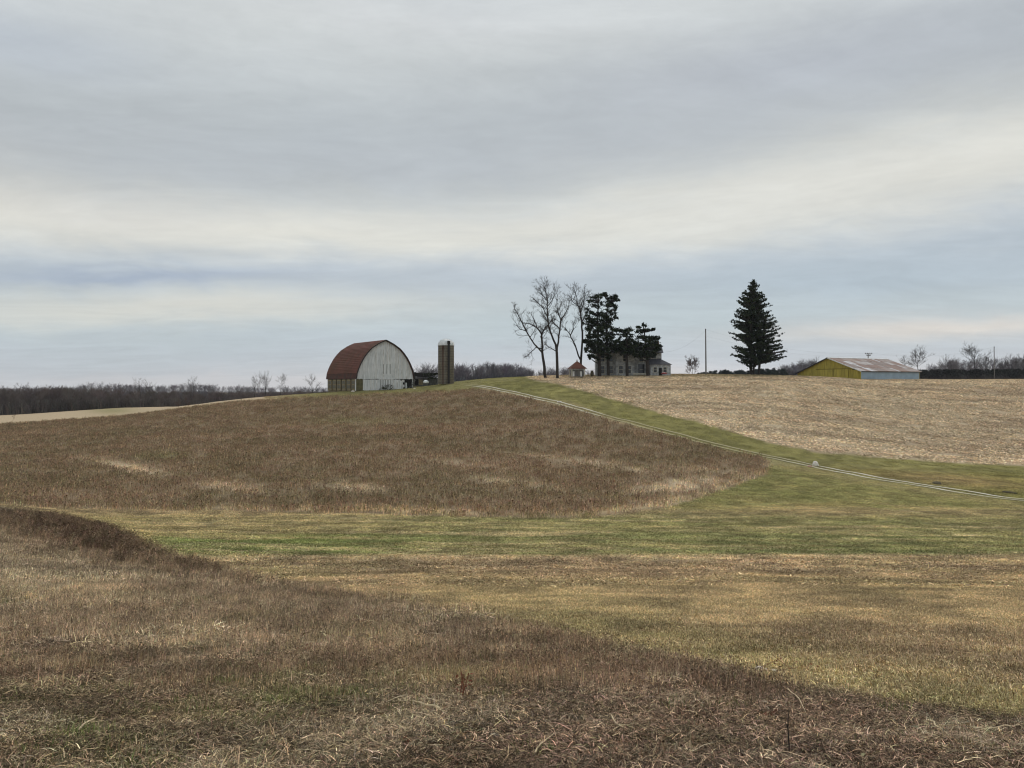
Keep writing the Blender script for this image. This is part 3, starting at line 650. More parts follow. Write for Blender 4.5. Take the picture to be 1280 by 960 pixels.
# ------------------------------------------------------------------ arched-roof barn
def build_barn():
    W_, L_, H0 = 15.6, 18.9, 2.9; a = R(35)
    base = Vector(((445 - 640) / F * 181.5, 181.5, 0)); zb = -(488.5 - 480) / F * 181.5
    t = thing('arched_barn', 'large weathered barn with white board gable end and rust-red arched roof beside the silo', 'barn', (base.x, base.y, zb), a)
    # local x across the gable, y along the ridge (away from the camera)
    prof = [(0, 0), (.0135, .144), (.038, .26), (.075, .39), (.13, .545), (.19, .67), (.26, .785), (.37, .9), (.5, 1)]
    HR = 9.6
    pts = [(p[0] * W_, H0 + p[1] * HR) for p in prof]; pts += [(W_ - x, z) for x, z in pts[-2::-1]]
    def top(x):
        x = min(max(x, 0), W_); xs = [p[0] for p in pts]; return float(np.interp(x, xs, [p[1] for p in pts]))
    # roof shell in bands: the lowest band of each side is darker
    def shell(i0, i1, mat, name, off=.0, y0=-.45, y1=None):
        y1 = L_ + .4 if y1 is None else y1; b = MB()
        for i in range(i0, i1):
            (x0, z0), (x1, z1) = pts[i], pts[i+1]
            n = Vector((z1 - z0, 0, -(x1 - x0))).normalized() * -1
            if n.z < 0 and abs(n.z) > .01: n = -n
            if i < len(pts) // 2: n = Vector((-abs(n.x), 0, abs(n.z)))
            else: n = Vector((abs(n.x), 0, abs(n.z)))
            o = n * .22
            b.prism([(x0, z0), (x1, z1), (x1 + o.x, z1 + o.z), (x0 + o.x, z0 + o.z)], 'y', y0, y1)
        return b.build(name, mat, t)
    nn = len(pts) - 1; h = nn // 2
    shell(1, nn - 1, m_rust, 'roof')
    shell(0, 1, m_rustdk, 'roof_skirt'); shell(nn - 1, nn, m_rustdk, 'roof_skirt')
    # courses of roofing: raised horizontal laps
    b = MB()
    for i in range(1, h):
        (x0, z0), (x1, z1) = pts[i], pts[i+1]
        for f in (.0, .33, .66):
            x = x0 + (x1 - x0) * f; z = z0 + (z1 - z0) * f; n = Vector((-(z1 - z0), 0, x1 - x0)).normalized() * .24
            b.box(x + n.x - .05, x + n.x + .02, -.46, L_ + .4, z + n.z - .05, z + n.z + .03)
            xr = W_ - x; b.box(xr - n.x - .02, xr - n.x + .05, -.46, L_ + .4, z + n.z - .05, z + n.z + .03)
    o = b.build('roof_lap', m_rust, t); o['kind'] = 'stuff'
    b = MB()
    for i in range(nn):
        (x0, z0), (x1, z1) = pts[i], pts[i+1]
        s = -1 if i < h else 1; ln = math.hypot(x1 - x0, z1 - z0); nx, nz = -(z1 - z0) / ln, (x1 - x0) / ln
        b.prism([(x0 + nx*.0, z0 + nz*.0), (x1 + nx*.0, z1 + nz*.0), (x1 + nx*.22, z1 + nz*.22), (x0 + nx*.22, z0 + nz*.22)], 'y', -.62, -.47)
    b.build('rake_trim', m_dark, t)
    # gable boards above the line, each a part
    rg = random.Random(4); n = 46; w = W_ / n; shared = None
    backer = MB(); outline = [(.05, 0)] + [(x if 0 < x < W_ else (x + .05 if x == 0 else x - .05), z - .1) for x, z in pts] + [(W_ - .05, 0)]
    backer.prism([(x, z) for x, z in outline], 'y', .12, .3); backer.build('gable_backing', m_void, t)
    backer2 = MB().prism(outline, 'y', L_ - .2, L_); backer2.build('rear_gable_wall', m_boards, t)
    hay = (7.2, 9.2, 4.2, 6.6)
    for i in range(n):
        x0, x1 = i * w + .012, (i + 1) * w - .012; z0 = H0 + .05 - rg.random() * .12
        za, zb_ = top(x0) - .06, top(x1) - .06
        if i in (0, n - 1): z0 = H0 - .05
        if za < z0 + .1 and zb_ < z0 + .1: continue
        y0 = -.02 - rg.random() * .03
        if hay[0] < x0 and x1 < hay[1]:
            MB().prism([(x0, z0), (x1, z0), (x1, hay[2]), (x0, hay[2])], 'y', y0, .1).build('board', m_boards, t)
            z0 = hay[3]
        MB().prism([(x0, z0), (x1, z0), (x1, max(zb_, z0 + .05)), (x0, max(za, z0 + .05))], 'y', y0, .1).build('board', m_white if rg.random() < .12 else m_boards, t)
    d = MB().box(hay[0], hay[1], .0, .06, hay[2], hay[3]); o = d.build('hayloft_door', m_boards, t)
    b = MB()
    for x in (hay[0] + .03, (hay[0] + hay[1]) / 2 - .05, hay[1] - .13): b.box(x, x + .1, -.06, .02, hay[2] + .01, hay[3] - .01)
    b.build('batten', m_greyb, o)
    # lower wall: mossy block corner, boards, door, ragged right end
    MB().box(.02, 1.75, -.05, .1, 0, H0 - .12).build('block_corner', m_moss, t)
    b = MB()
    for r in range(7):
        for q in range(3): b.box(.06 + q * .57 + (r % 2) * .05, .56 + q * .57 + (r % 2) * .05, -.08, -.04, .05 + r * .4, .4 + r * .4)
    o = b.build('block_course', m_moss, t); o['kind'] = 'stuff'
    x = 1.8
    while x < 14.0:
        w2 = rg.uniform(.26, .42); top_ = H0 - .1 - (rg.random() * .5 if x > 12 else rg.random() * .06); bot = rg.random() * .12 + (rg.random() * .8 if x > 12.3 else 0)
        if 6.3 < x < 9.3: pass
        elif x < 12.4 or rg.random() < .6:
            MB().box(x, x + w2 - .03, -.04 - rg.random() * .04, .08, bot, top_).build('lower_board', m_white if rg.random() < .45 else m_boards, t)
        x += w2
    dr = MB().box(6.3, 9.55, -.14, -.08, .12, H0 - .15).build('sliding_door', m_boards, t)
    b = MB()
    for q in range(7): b.box(6.35 + q * .46, 6.45 + q * .46, -.17, -.13, .14, H0 - .17)
    b.build('batten', m_greyb, dr)
    MB().box(6.1, 9.9, -.2, -.09, H0 - .13, H0 + .04).build('door_track', m_white, t)
    MB().box(12.6, 13.0, -.12, -.07, 1.5, 2.1).build('opening', m_void, t); MB().box(13.3, 13.75, -.12, -.07, 2.0, 2.6).build('opening', m_void, t)
    b = MB()
    for q in range(26):
        x = rg.uniform(14.0, 16.0); z = rg.uniform(.0, 2.4); b.tube([(x, rg.uniform(-.5, .6), z), (x + rg.uniform(-.8, .8), rg.uniform(-.6, .6), z + rg.uniform(-.4, 1.0))], .07, 4)
    b.build('broken_boards', m_greyb, t)
    # left long wall: pale block piers between dark openings
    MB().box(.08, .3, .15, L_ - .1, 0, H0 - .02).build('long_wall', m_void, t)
    for q in range(6):
        y0 = .15 + q * 3.1; y1 = y0 + 2.35
        pn = MB().box(-.12, .06, y0, y1, .0, H0 - .1).build('wall_bay', m_stone, t)
        wb = MB()
        for r in range(2):
            for s in range(2): wb.box(-.16, -.115, y0 + .25 + s * 1.0, y0 + 1.05 + s * 1.0, .55 + r * 1.1, 1.35 + r * 1.1)
        wb.build('window', material('dusty_glass', A(70, 68, 58), .5) if q == 0 else bpy.data.materials['dusty_glass'], pn)
    MB().box(-.2, -.02, -.1, .12, 0, H0 - .05).build('corner_post', m_white, t)
    MB().box(W_ - .3, W_ - .08, .1, L_ - .1, 0, H0 + .3).build('far_long_wall', m_boards, t)
    MB().box(.2, W_ - .2, .4, L_ - .3, -1.5, .02).build('footing', m_stone, t)
build_barn()

# ------------------------------------------------------------------ silo
def build_silo():
    d = 192; base = P(557.6, 478.5, d); r = 2.05; Hh = 9.9
    t = thing('silo', 'tall brown stave silo with pale galvanised dome cap right of the barn', 'silo', (base.x, base.y, base.z - .3))
    n = 40
    mesh = {}
    for i in range(n):
        a0, a1 = 6.28318 * (i + .03) / n, 6.28318 * (i + .97) / n; b = MB()
        k = [(math.cos(a) * q, math.sin(a) * q) for a, q in ((a0, r), (a1, r), (a1, r - .12), (a0, r - .12))]
        b.prism(k, 'z', 0, Hh); b.build('stave', m_silored if i % 40 in (27, 28, 12) else m_silo, t)
    MB().tube([(0, 0, 0), (0, 0, Hh - .05)], r - .09, 24).build('lining', m_void, t)
    for i in range(15):
        z = .4 + i * .66; b = MB(); s = 28; 
        for q in range(s):
            a0, a1 = 6.28318*q/s, 6.28318*(q+1)/s; ro = r + .035
            b.poly([(math.cos(a0)*ro, math.sin(a0)*ro, z), (math.cos(a1)*ro, math.sin(a1)*ro, z), (math.cos(a1)*ro, math.sin(a1)*ro, z+.05), (math.cos(a0)*ro, math.sin(a0)*ro, z+.05)])
        b.build('hoop', m_dark, t)
    b = MB(); s = 24; rings = 7; rr = r + .08
    for j in range(rings):
        f0, f1 = 1.5708 * j / rings, 1.5708 * (j + 1) / rings
        for q in range(s):
            a0, a1 = 6.28318*q/s, 6.28318*(q+1)/s
            def p(a, f): return (math.cos(a)*math.cos(f)*rr, math.sin(a)*math.cos(f)*rr, Hh - .02 + math.sin(f) * 1.75)
            b.poly([p(a0, f0), p(a1, f0), p(a1, f1), p(a0, f1)])
    dm = b.build('dome', m_dome, t)
    for q in range(12):
        a = 6.28318 * q / 12
        MB().tube([(math.cos(a)*math.cos(f)*(rr+.03), math.sin(a)*math.cos(f)*(rr+.03), Hh + math.sin(f)*1.78) for f in (0, .4, .8, 1.2, 1.55)], .035, 4).build('dome_rib', m_dome, dm)
    ac = R(-68); c, s_ = math.cos(ac), math.sin(ac)
    b = MB(); cx, cy = c * (r + .28), s_ * (r + .28)
    b.tube([(cx, cy, .2), (cx, cy, Hh + .6)], .3, 8); b.build('chute', m_dark, t)
    MB().box(cx - .35, cx + .35, cy - .3, cy + .5, Hh + .3, Hh + 1.1).build('chute_head', m_dark, t)
build_silo()

# ------------------------------------------------------------------ trees
RMIN = [.02]
def grow_branch(b, p, d, ln, r, lvl, rg, up=.12, twb=None, kids=None):
    n = 4 if lvl > 0 else 3; pts = [p]; q = p.copy(); dd = d.normalized(); rads = [r]
    for i in range(n):
        dd = (dd + Vector((rg.gauss(0, .17), rg.gauss(0, .17), rg.gauss(0, .12) + up * .5))).normalized()
        q = q + dd * ln / n; pts.append(q.copy()); rads.append(r * (1 - .75 * (i + 1) / n))
    tgt = b if (lvl >= 2 or twb is None) else twb
    tgt.tube(pts, rads, 4 if lvl >= 2 else 3, cap=False)
    if lvl <= 0: return
    m = kids[lvl] if kids else (5 if lvl > 1 else 5)
    for i in range(m):
        f = rg.uniform(.25, 1.0) if i else 1.0; k = min(int(f * n), n - 1); u = f * n - k
        s = pts[k].lerp(pts[k+1], u); ax = Vector((rg.gauss(0, 1), rg.gauss(0, 1), rg.gauss(0, .7))).normalized()
        base = (pts[k+1] - pts[k]).normalized(); nd = (base + ax * rg.uniform(.45, .95)).normalized()
        grow_branch(b, s, nd, ln * rg.uniform(.42, .68), max(r * .5, RMIN[0]), lvl - 1, rg, up, twb, kids)
def limb_tree(name, label, cat, limbs, Y, seed, lvl=3, group=None, twr=1.0):
    """limbs: list of ([(px, y, radius px)...]) seen outlines of the main limbs; twigs grow from them"""
    limbs = [[(x, 470 - (470 - y) * .945, r) for x, y, r in L] for L in limbs]
    rg = random.Random(seed); b = MB(); tw = MB(); org = P(limbs[0][0][0], limbs[0][0][1], Y)
    origin = Vector((org.x, org.y, float(gz(org.x, org.y)) - .2))
    ends = {}
    for li, L in enumerate(limbs):
        off = rg.uniform(-1, 1); pts = []; rads = []
        start = ends.get((round(L[0][0]), round(L[0][1])), 0.0); n = len(L)
        for i, (px, y, r) in enumerate(L):
            dy = start + off * 2.6 * (i / max(1, n - 1)) * (0 if li == 0 else 1); pts.append(P(px, y, Y + dy) - origin); rads.append(r * .88 * Y / F)
            ends[(round(px), round(y))] = dy
        if li == 0: pts[0].z = -.3 if pts[0].z > -.3 else pts[0].z
        sm = []; sr = []
        for i in range(n - 1):
            for f in (0, .5):
                q = pts[i].lerp(pts[i+1], f); 
                if f: q += Vector((rg.gauss(0, .08), rg.gauss(0, .1), rg.gauss(0, .06)))
                sm.append(q); sr.append(rads[i] + (rads[i+1] - rads[i]) * f)
        sm.append(pts[-1]); sr.append(rads[-1]); sr = [max(v, .035) for v in sr]; b.tube(sm, sr, 7, cap=False)
        m = len(sm) - 1; tot = sum((sm[i+1] - sm[i]).length for i in range(m))
        cnt = int(tot * 1.7) + 2
        for q in range(cnt):
            f = rg.random() ** .7 if li else rg.uniform(.45, 1)
            if li and f < .18: continue
            if q == 0: f = .999
            k = min(int(f * m), m - 1); s = sm[k].lerp(sm[k+1], f * m - k); base = (sm[k+1] - sm[k]).normalized(); rr = sr[k] + (sr[k+1] - sr[k]) * (f * m - k)
            ax = Vector((rg.gauss(0, 1), rg.gauss(0, 1), rg.gauss(0, .6))).normalized()
            l0 = (1.0 + 2.1 * rg.random()) * (1.1 if rr < .2 else .8) * (.4 if f > .75 and li != 0 or q == 0 else .9)
            grow_branch(b, s, base * .8 + ax * .85, l0, max(min(rr * .5, .07), .028) * twr, lvl - 1, rg, .14, tw)
    t = thing(name, label, cat, origin, 0, group)
    b.build('trunk', m_bark, t, True); tw.build('crown', m_twig, t)
    return t
def needle_mesh(rng, cl, per, size, dark=(.014, .022, .013), light=(.05, .066, .032), droop=.0):
    """cl: array of (x,y,z, rx,ry,rz); a cloud of small needle sprays in each"""
    cl = np.array(cl, float); n = len(cl) * per; c = np.repeat(cl, per, 0)
    u = rng.normal(0, 1, (n, 3)); u /= np.linalg.norm(u, axis=1)[:, None]; rad = np.abs(rng.normal(0, .75, n)); p = c[:, :3] + u * c[:, 3:6] * rad[:, None]
    d = u + rng.normal(0, .6, (n, 3)); d[:, 2] += .25 - droop; d /= np.linalg.norm(d, axis=1)[:, None]
    w = np.cross(d, rng.normal(0, 1, (n, 3))); w /= np.linalg.norm(w, axis=1)[:, None]
    ln = rng.uniform(size[0], size[1], n)[:, None]; ww = ln * rng.uniform(.16, .34, n)[:, None]
    V = np.stack([p - d * ln * .5, p - w * ww, p + w * ww, p + d * ln * .5], 1).reshape(-1, 3)
    k = np.arange(n)[:, None] * 4; Q = k + np.array([[0, 1, 3, 2]])
    t = rng.random(n)[:, None] ** 1.5; col = np.array(dark) + (np.array(light) - np.array(dark)) * t
    cj = np.repeat(rng.uniform(.7, 1.3, len(cl)), per)[:, None]; col = np.repeat(col * cj, 4, 0)
    return V, Q, col
def evergreen(name, label, cat, trunks, clumps, Y, seed, per=220, size=(.25, .6), limbs=True, group=None, dep=1.0):
    """clumps in picture terms: (px, y, rx px, ry px, depth offset m)"""
    rng = np.random.default_rng(seed); rg = random.Random(seed); o0 = P(trunks[0][0][0], trunks[0][0][1], Y); origin = Vector((o0.x, o0.y, float(gz(o0.x, o0.y)) - .2))
    t = thing(name, label, cat, origin, 0, group); axes = []
    for L in trunks:
        pts = [P(px, y, Y) - origin for px, y, r in L]; pts[0].z = min(pts[0].z, -.3); axes.append((pts, L))
        MB().tube(pts, [r * Y / F for _, _, r in L], 8, cap=False).build('trunk', m_bark, t, True)
    cl = []; lb = MB()
    for (px, y, rx, ry, dz) in clumps:
        q = P(px, y, Y + dz) - origin; cl.append((q.x, q.y, q.z, rx * Y / F, rx * Y / F * .9 * dep, ry * Y / F))
        best = None
        for pts, L in axes:
            for i in range(len(pts) - 1):
                for f in (0, .25, .5, .75):
                    s = pts[i].lerp(pts[i+1], f); dd = (s - q).length + max(0, s.z - q.z + .5) * 2.5
                    if best is None or dd < best[0]: best = (dd, s)
        if limbs: s = best[1]; mid = s.lerp(q, .5) + Vector((0, 0, -.15)); lb.tube([s, mid, q], [.11, .07, .03], 4, cap=False)
    if limbs: lb.build('limbs', m_bark, t)
    V, Q, col = needle_mesh(rng, cl, per, size)
    o = npmesh('crown', V, Q, np.zeros((0, 3), int), m_needle, dict(tint=col)); o.parent = t
    return t
def build_trees():
    # the three big bare trees
    limb_tree('bare_tree', 'leftmost big bare tree, leaning left with a long low limb, beside the farmhouse', 'tree', [
        [(682.5, 470.5, 2.3), (680.5, 458, 2.0), (678.5, 445, 1.8), (678, 430, 1.5), (677, 415, 1.3), (680, 409, 1.1)],
        [(678.5, 440, 1.2), (668, 428, 1.0), (658, 411, .9), (652, 398, .7), (646, 386, .5), (642, 378, .3)],
        [(677, 415, 1.0), (671, 406, .9), (662, 401, .6), (655, 400, .4)],
        [(678.2, 434, .8), (670, 432, .7), (664, 438, .5), (659, 444, .3)],
        [(680, 409, .9), (684, 404, .8), (688, 398, .5), (694, 396, .3)],
        [(671, 406, .7), (668, 396, .5), (664, 388, .3)], [(658, 411, .6), (650, 408, .5), (645, 402, .3)]], 190, 11, 3, 'big bare trees by the farmhouse')
    limb_tree('bare_tree', 'tallest big bare tree with a forked trunk, second from the left beside the farmhouse', 'tree', [
        [(697, 470, 2.2), (696.5, 455, 2.0), (696, 440, 1.9), (694.5, 428, 1.5), (690, 417, 1.3), (686, 405, 1.2), (684.5, 392, 1.0), (684, 378, .8), (683, 365, .6), (681, 352, .3)],
        [(696, 440, 1.5), (698, 425, 1.3), (700, 408, 1.1), (701, 396, .9), (698, 388, .7), (696, 375, .5), (697, 362, .3)],
        [(700, 408, .9), (694, 402, .8), (689, 396, .4)],
        [(701, 396, .8), (706, 388, .6), (710, 380, .5), (712, 370, .3)],
        [(685, 392, .8), (679, 380, .6), (671, 372, .5), (666, 366, .3)],
        [(684, 378, .7), (690, 370, .5), (694, 360, .3)], [(683, 370, .5), (677, 362, .4), (674, 354, .3)],
        [(696.3, 438, .7), (690, 434, .6), (685, 432, .3)]], 186, 12, 3, 'big bare trees by the farmhouse')
    limb_tree('bare_tree', 'big bare tree behind the small red-roofed shelter, close to the dark pines', 'tree', [
        [(726, 470, 1.9), (726, 458, 1.7), (726.5, 445, 1.6), (727.5, 430, 1.4), (728, 412, 1.3), (727.5, 398, 1.2), (725.5, 388, .9), (723, 378, .7), (721, 366, .5), (718, 356, .3)],
        [(726.3, 450, 1.2), (721, 436, 1.0), (716, 423, .9), (713, 416, .8), (709, 410, .5), (706, 406, .3)],
        [(713, 416, .7), (717, 408, .6), (716, 401, .3)],
        [(725.5, 388, .8), (729, 376, .6), (731, 364, .4), (730, 354, .3)],
        [(727.5, 398, .7), (733, 388, .6), (736, 376, .4), (738, 366, .3)], [(723, 378, .6), (716, 372, .5), (712, 364, .3)]], 193, 13, 3, 'big bare trees by the farmhouse')
    # pines
    rg = random.Random(5)
    def ragged(L, k, dz):
        out = []
        for x, y, rx, ry in L:
            for i in range(k + 2):
                out.append((x + rg.uniform(-1, 1) * rx * .75, y + rg.uniform(-1, 1) * ry * .8, rx * rg.uniform(.3, .62), ry * rg.uniform(.32, .6), rg.uniform(-dz, dz)))
        return out
    tall = [(742,374,5,3),(748,370,5,3),(755,368,5,3),(763,372,6,3),(770,371,4,2.5),(772,375,3,2.5),(745,381,7,4),(756,380,7,4),(765,382,6,4),(738,376,3,3),
            (736,388,5,4),(745,392,7,4),(755,391,7,5),(765,390,6,4),(770,386,3,2.5),(735,397,4,3.5),(741,402,7,5),(752,402,7,5),(761,400,4,4),(737,410,6,4),(747,412,8,5),(757,410,6,5),
            (734,419,5,4),(743,422,7,5),(753,422,8,5),(763,420,6,4),(769,412,4,3),(770,396,3,3),(736,429,6,4),(746,432,8,5),(757,432,8,4),(767,428,6,4),(735,438,5,4),(741,442,5,4),(752,439,6,4),(763,438,5,3.5),(768,435,4,3),
            (738,447,3,3),(746,449,3,3),(760,446,4,3),(731,427,3,2),(729,404,1,1)]
    t1 = ragged([q for q in tall if q[0] < 753], 4, 3); t2 = ragged([q for q in tall if q[0] >= 753], 4, 3)
    t1 += [(rg.uniform(733, 754), rg.uniform(398, 447), 2.6, 1.8, rg.uniform(-3, 3)) for _ in range(60)]; t2 += [(rg.uniform(750, 769), rg.uniform(394, 444), 2.4, 1.7, rg.uniform(-3, 3)) for _ in range(46)]
    evergreen('pine_tree', 'tall dark pine nearest the bare trees, in front of the left end of the house', 'tree', [[(749.5, 469, 2.6), (749, 455, 2.2), (748, 430, 1.7), (747, 400, 1.2), (748, 372, .4)]], t1, 190, 21, 75, group='dark pines before the farmhouse')
    evergreen('pine_tree', 'tall dark pine with ragged open top and bare patch on its right side', 'tree', [[(760.5, 468.5, 2.0), (760, 450, 1.8), (758.5, 425, 1.5), (758, 395, 1.1), (762, 372, .4)]], t2, 191, 22, 75, group='dark pines before the farmhouse')
    low1 = [(774,414,5,2.5),(780,413,5,2.5),(787,412,5,2.5),(777,420,6,3),(786,419,6,3),(773,427,5,3),(782,427,6,3),(790,425,5,3),(776,434,5,3),(785,435,6,3.5),(793,433,5,3),(780,441,5,3),(789,441,5,3),(772,438,3,2.5)]
    low2 = [(797,409,4,2),(805,406,3,2),(799,415,5,2.5),(806,413,5,2),(812,412,4,1.6),(817,411,2.5,1.3),(800,422,6,3),(809,423,6,3),(817,424,4,2),(822,423,2.5,1.5),(797,430,5,3),(806,431,6,3.5),(815,430,5,3),(822,433,4,2.5),(826,433,2.5,1.4),(799,438,5,3),(808,440,6,3),(816,438,5,3),(822,438,4,2),(803,446,4,2.5),(812,446,4,3),(794,444,3,2.5)]
    j = lambda L: ragged(L, 4, 2.5)
    fl = lambda x0, x1, y0, y1, n: [(rg.uniform(x0, x1), rg.uniform(y0, y1), 2.4, 1.7, rg.uniform(-2.5, 2.5)) for _ in range(n)]
    evergreen('pine_tree', 'shorter dark pine with a straight bare lower trunk, before the middle of the house', 'tree', [[(784, 469, 2.0), (783.5, 450, 1.8), (783, 430, 1.4), (784, 413, .6)]], j(low1) + fl(773, 795, 424, 443, 30), 190, 23, 75, group='dark pines before the farmhouse')
    evergreen('pine_tree', 'spreading flat-topped dark pine before the right end of the house', 'tree', [[(810, 469, 2.0), (809, 452, 1.8), (807, 432, 1.4), (805, 410, .6)]], j(low2) + fl(796, 823, 420, 448, 46), 190.5, 24, 75, group='dark pines before the farmhouse')
    # spruce
    pl = [(354, 1, 1), (360, 5, 5), (366, 11, 10), (374, 17, 15), (382, 18, 16), (391, 22, 20), (400, 23, 22), (409, 25, 25), (426, 26, 28), (443, 25, 33), (450, 23, 29), (454, 17, 22)]
    cl = []; rs = random.Random(77)
    yv = 354.5
    while yv < 453:
        L_ = np.interp(yv, [p[0] for p in pl], [p[1] for p in pl]); Rr_ = np.interp(yv, [p[0] for p in pl], [p[2] for p in pl]); cx = 941 + (yv - 354) * .045
        nb = rs.choice([7, 8, 9, 10]) if yv > 365 else 5
        for k in range(nb):
            an = rs.uniform(0, 6.283); ext = (Rr_ if math.cos(an) > 0 else L_) * rs.choice([.55, .75, .9, 1.0, 1.1, 1.22]); steps = max(2, int(ext / 2.6)); jy = rs.uniform(-3.6, 3.6); dr = rs.uniform(.5, 3.5)
            for s in range(1, steps + 1):
                f = s / steps; x = cx + math.cos(an) * ext * f; dz = math.sin(an) * ext * f * 205 / F
                sag = (dr * math.sin(f * 2.9) - 1.2 * max(0, f - .75) * 4) if ext > 8 else -.4
                w_ = .5 + .5 * math.sin(f * 2.7)
                cl.append((x, yv + jy + sag, 1.2 + 1.0 * w_, .75 + .75 * w_, dz))
        yv += 2.2 if yv < 370 else 3.2
    for x, y in ((974, 420), (978, 417), (966, 411), (970, 408), (979, 440), (982, 439), (976, 436), (963, 382)): cl.append((x, y, 2.0, 1.1, rs.uniform(-1, 1)))
    evergreen('spruce_tree', 'large cone-shaped dark spruce with three bare stems standing alone right of the pole', 'tree',
              [[(939.5, 470.5, 1.9), (938, 455, 1.6), (939, 420, 1.3), (941, 356, .2)], [(941.5, 470, 1.4), (942.5, 455, 1.2), (943, 430, .8)], [(948, 470.5, 1.7), (949.5, 455, 1.4), (951, 430, .9), (950, 405, .4)]], cl, 205, 31, 15, (.3, .8), True, dep=.9)
build_trees()

# ------------------------------------------------------------------ farmhouse
def win(parent, x, z, w, h, y=-.03, m=None):
    f = MB(); f.box(x - .1, x + w + .1, y - .05, y, z - .1, z + h + .1); fr = f.build('window', m_sidingl, parent)
    MB().box(x, x + w, y - .08, y - .052, z, z + h).build('pane', m_glass, fr)
    MB().box(x, x + w, y - .11, y - .082, z + h / 2 - .04, z + h / 2 + .04).build('rail', m_sidingl, fr)
    return fr
def build_house():
    Y = 196; o = P(745, 470, Y); t = thing('farmhouse', 'old grey two-storey farmhouse half hidden behind the dark pines', 'house', (o.x, o.y, o.z - .2), R(-4)); s = Y / F
    Wd = 81 * s; H = 6.3
    MB().box(0, Wd, 0, 8, 0, H).build('wall', m_siding, t)
    for i in range(24): 
        z = .35 + i * .25
        if i % 2 == 0: MB().box(.02, Wd - .02, -.03, -.003, z, z + .05).build('siding_lap', m_siding, t)
    MB().prism([(-.5, H - .1), (4, H + 2.3), (8.5, H - .1), (8.5, H + .08), (4, H + 2.5), (-.5, H + .08)], 'x', -.4, Wd + .4).build('roof', m_roofg, t)
    for x0, x1 in ((0, .2), (Wd - .2, Wd)): MB().prism([(.0, H), (4, H + 2.25), (8, H)], 'x', x0, x1).build('gable_wall', m_siding, t)
    # projecting cross gable
    gx0, gx1 = 24 * s, 47 * s; gm = (gx0 + gx1) / 2
    MB().box(gx0, gx1, -1.6, -.002, 0, H + .6).build('front_wing_wall', m_siding, t)
    MB().prism([(gx0, H + .6), (gm, H + 3.2), (gx1, H + .6)], 'y', -1.6, 3.8).build('front_gable', m_sidingl, t)
    rf = MB(); rf.prism([(gx0 - .4, H + .3), (gm, H + 3.3), (gm, H + 3.55), (gx0 - .5, H + .5)], 'y', -2, 4); rf.prism([(gm, H + 3.3), (gx1 + .4, H + .3), (gx1 + .5, H + .5), (gm, H + 3.55)], 'y', -2, 4)
    rf.build('front_gable_roof', m_roofg, t)
    win(t, gm - .5, H + .9, 1.0, 1.2, -1.6); win(t, gm - 1.6, .9, 1.0, 1.9, -1.6); win(t, gm + .5, .9, 1.0, 1.9, -1.6); win(t, gm - .5, 4.0, 1.0, 1.6, -1.6)
    for x in (1.2, 3.4, 11.3, 14.6): win(t, x, .9, 1.0, 1.9); win(t, x, 4.0, 1.0, 1.6)
    dd = MB().box(11.0, 12.6, -.12, -.1, .2, 3.3).build('door', m_glass, t)
    MB().box(Wd - 1.2, Wd - .2, 3.6, 4.6, H + 1.6, H + 3.3).build('chimney', material('chimney_brick', A(96, 62, 52), .9, noise=(3, A(70, 48, 42), .6)), t)
    # low right wing with hipped dark roof
    x0, x1 = 66 * s, 90.5 * s; zt = 3.1
    MB().box(x0, x1, -2.6, 3.4, 0, zt).build('side_wing_wall', m_siding, t)
    b = MB(); e = .35; a, b_, c, d_ = (x0 - e, -2.6 - e, zt), (x1 + e, -2.6 - e, zt), (x1 + e, 3.4 + e, zt), (x0 - e, 3.4 + e, zt); r0, r1 = (x0 - .2, .4, zt + 1.8), (x1 - 2.7, .4, zt + 1.8)
    b.poly([a, b_, r1, r0]); b.poly([b_, c, r1]); b.poly([c, d_, r0, r1]); b.poly([d_, a, r0]); b.poly([d_, c, b_, a]); b.build('side_wing_roof', m_roofg, t)
    win(t, x0 + .8, 1.1, .8, 1.3, -2.6); win(t, x0 + 3.3, 1.1, .8, 1.3, -2.6); MB().box(x0 + 2.1, x0 + 2.9, -2.66, -2.605, .15, 2.3).build('side_door', m_void, t)
    pf = MB().box(9.4, 12.9, -2.6, -2.3, .55, .85).build('porch_rail', m_sidingl, t)
    for q in range(5): MB().box(9.45 + q * .84, 9.53 + q * .84, -2.52, -2.4, .1, .55).build('post', m_sidingl, pf)
build_house()
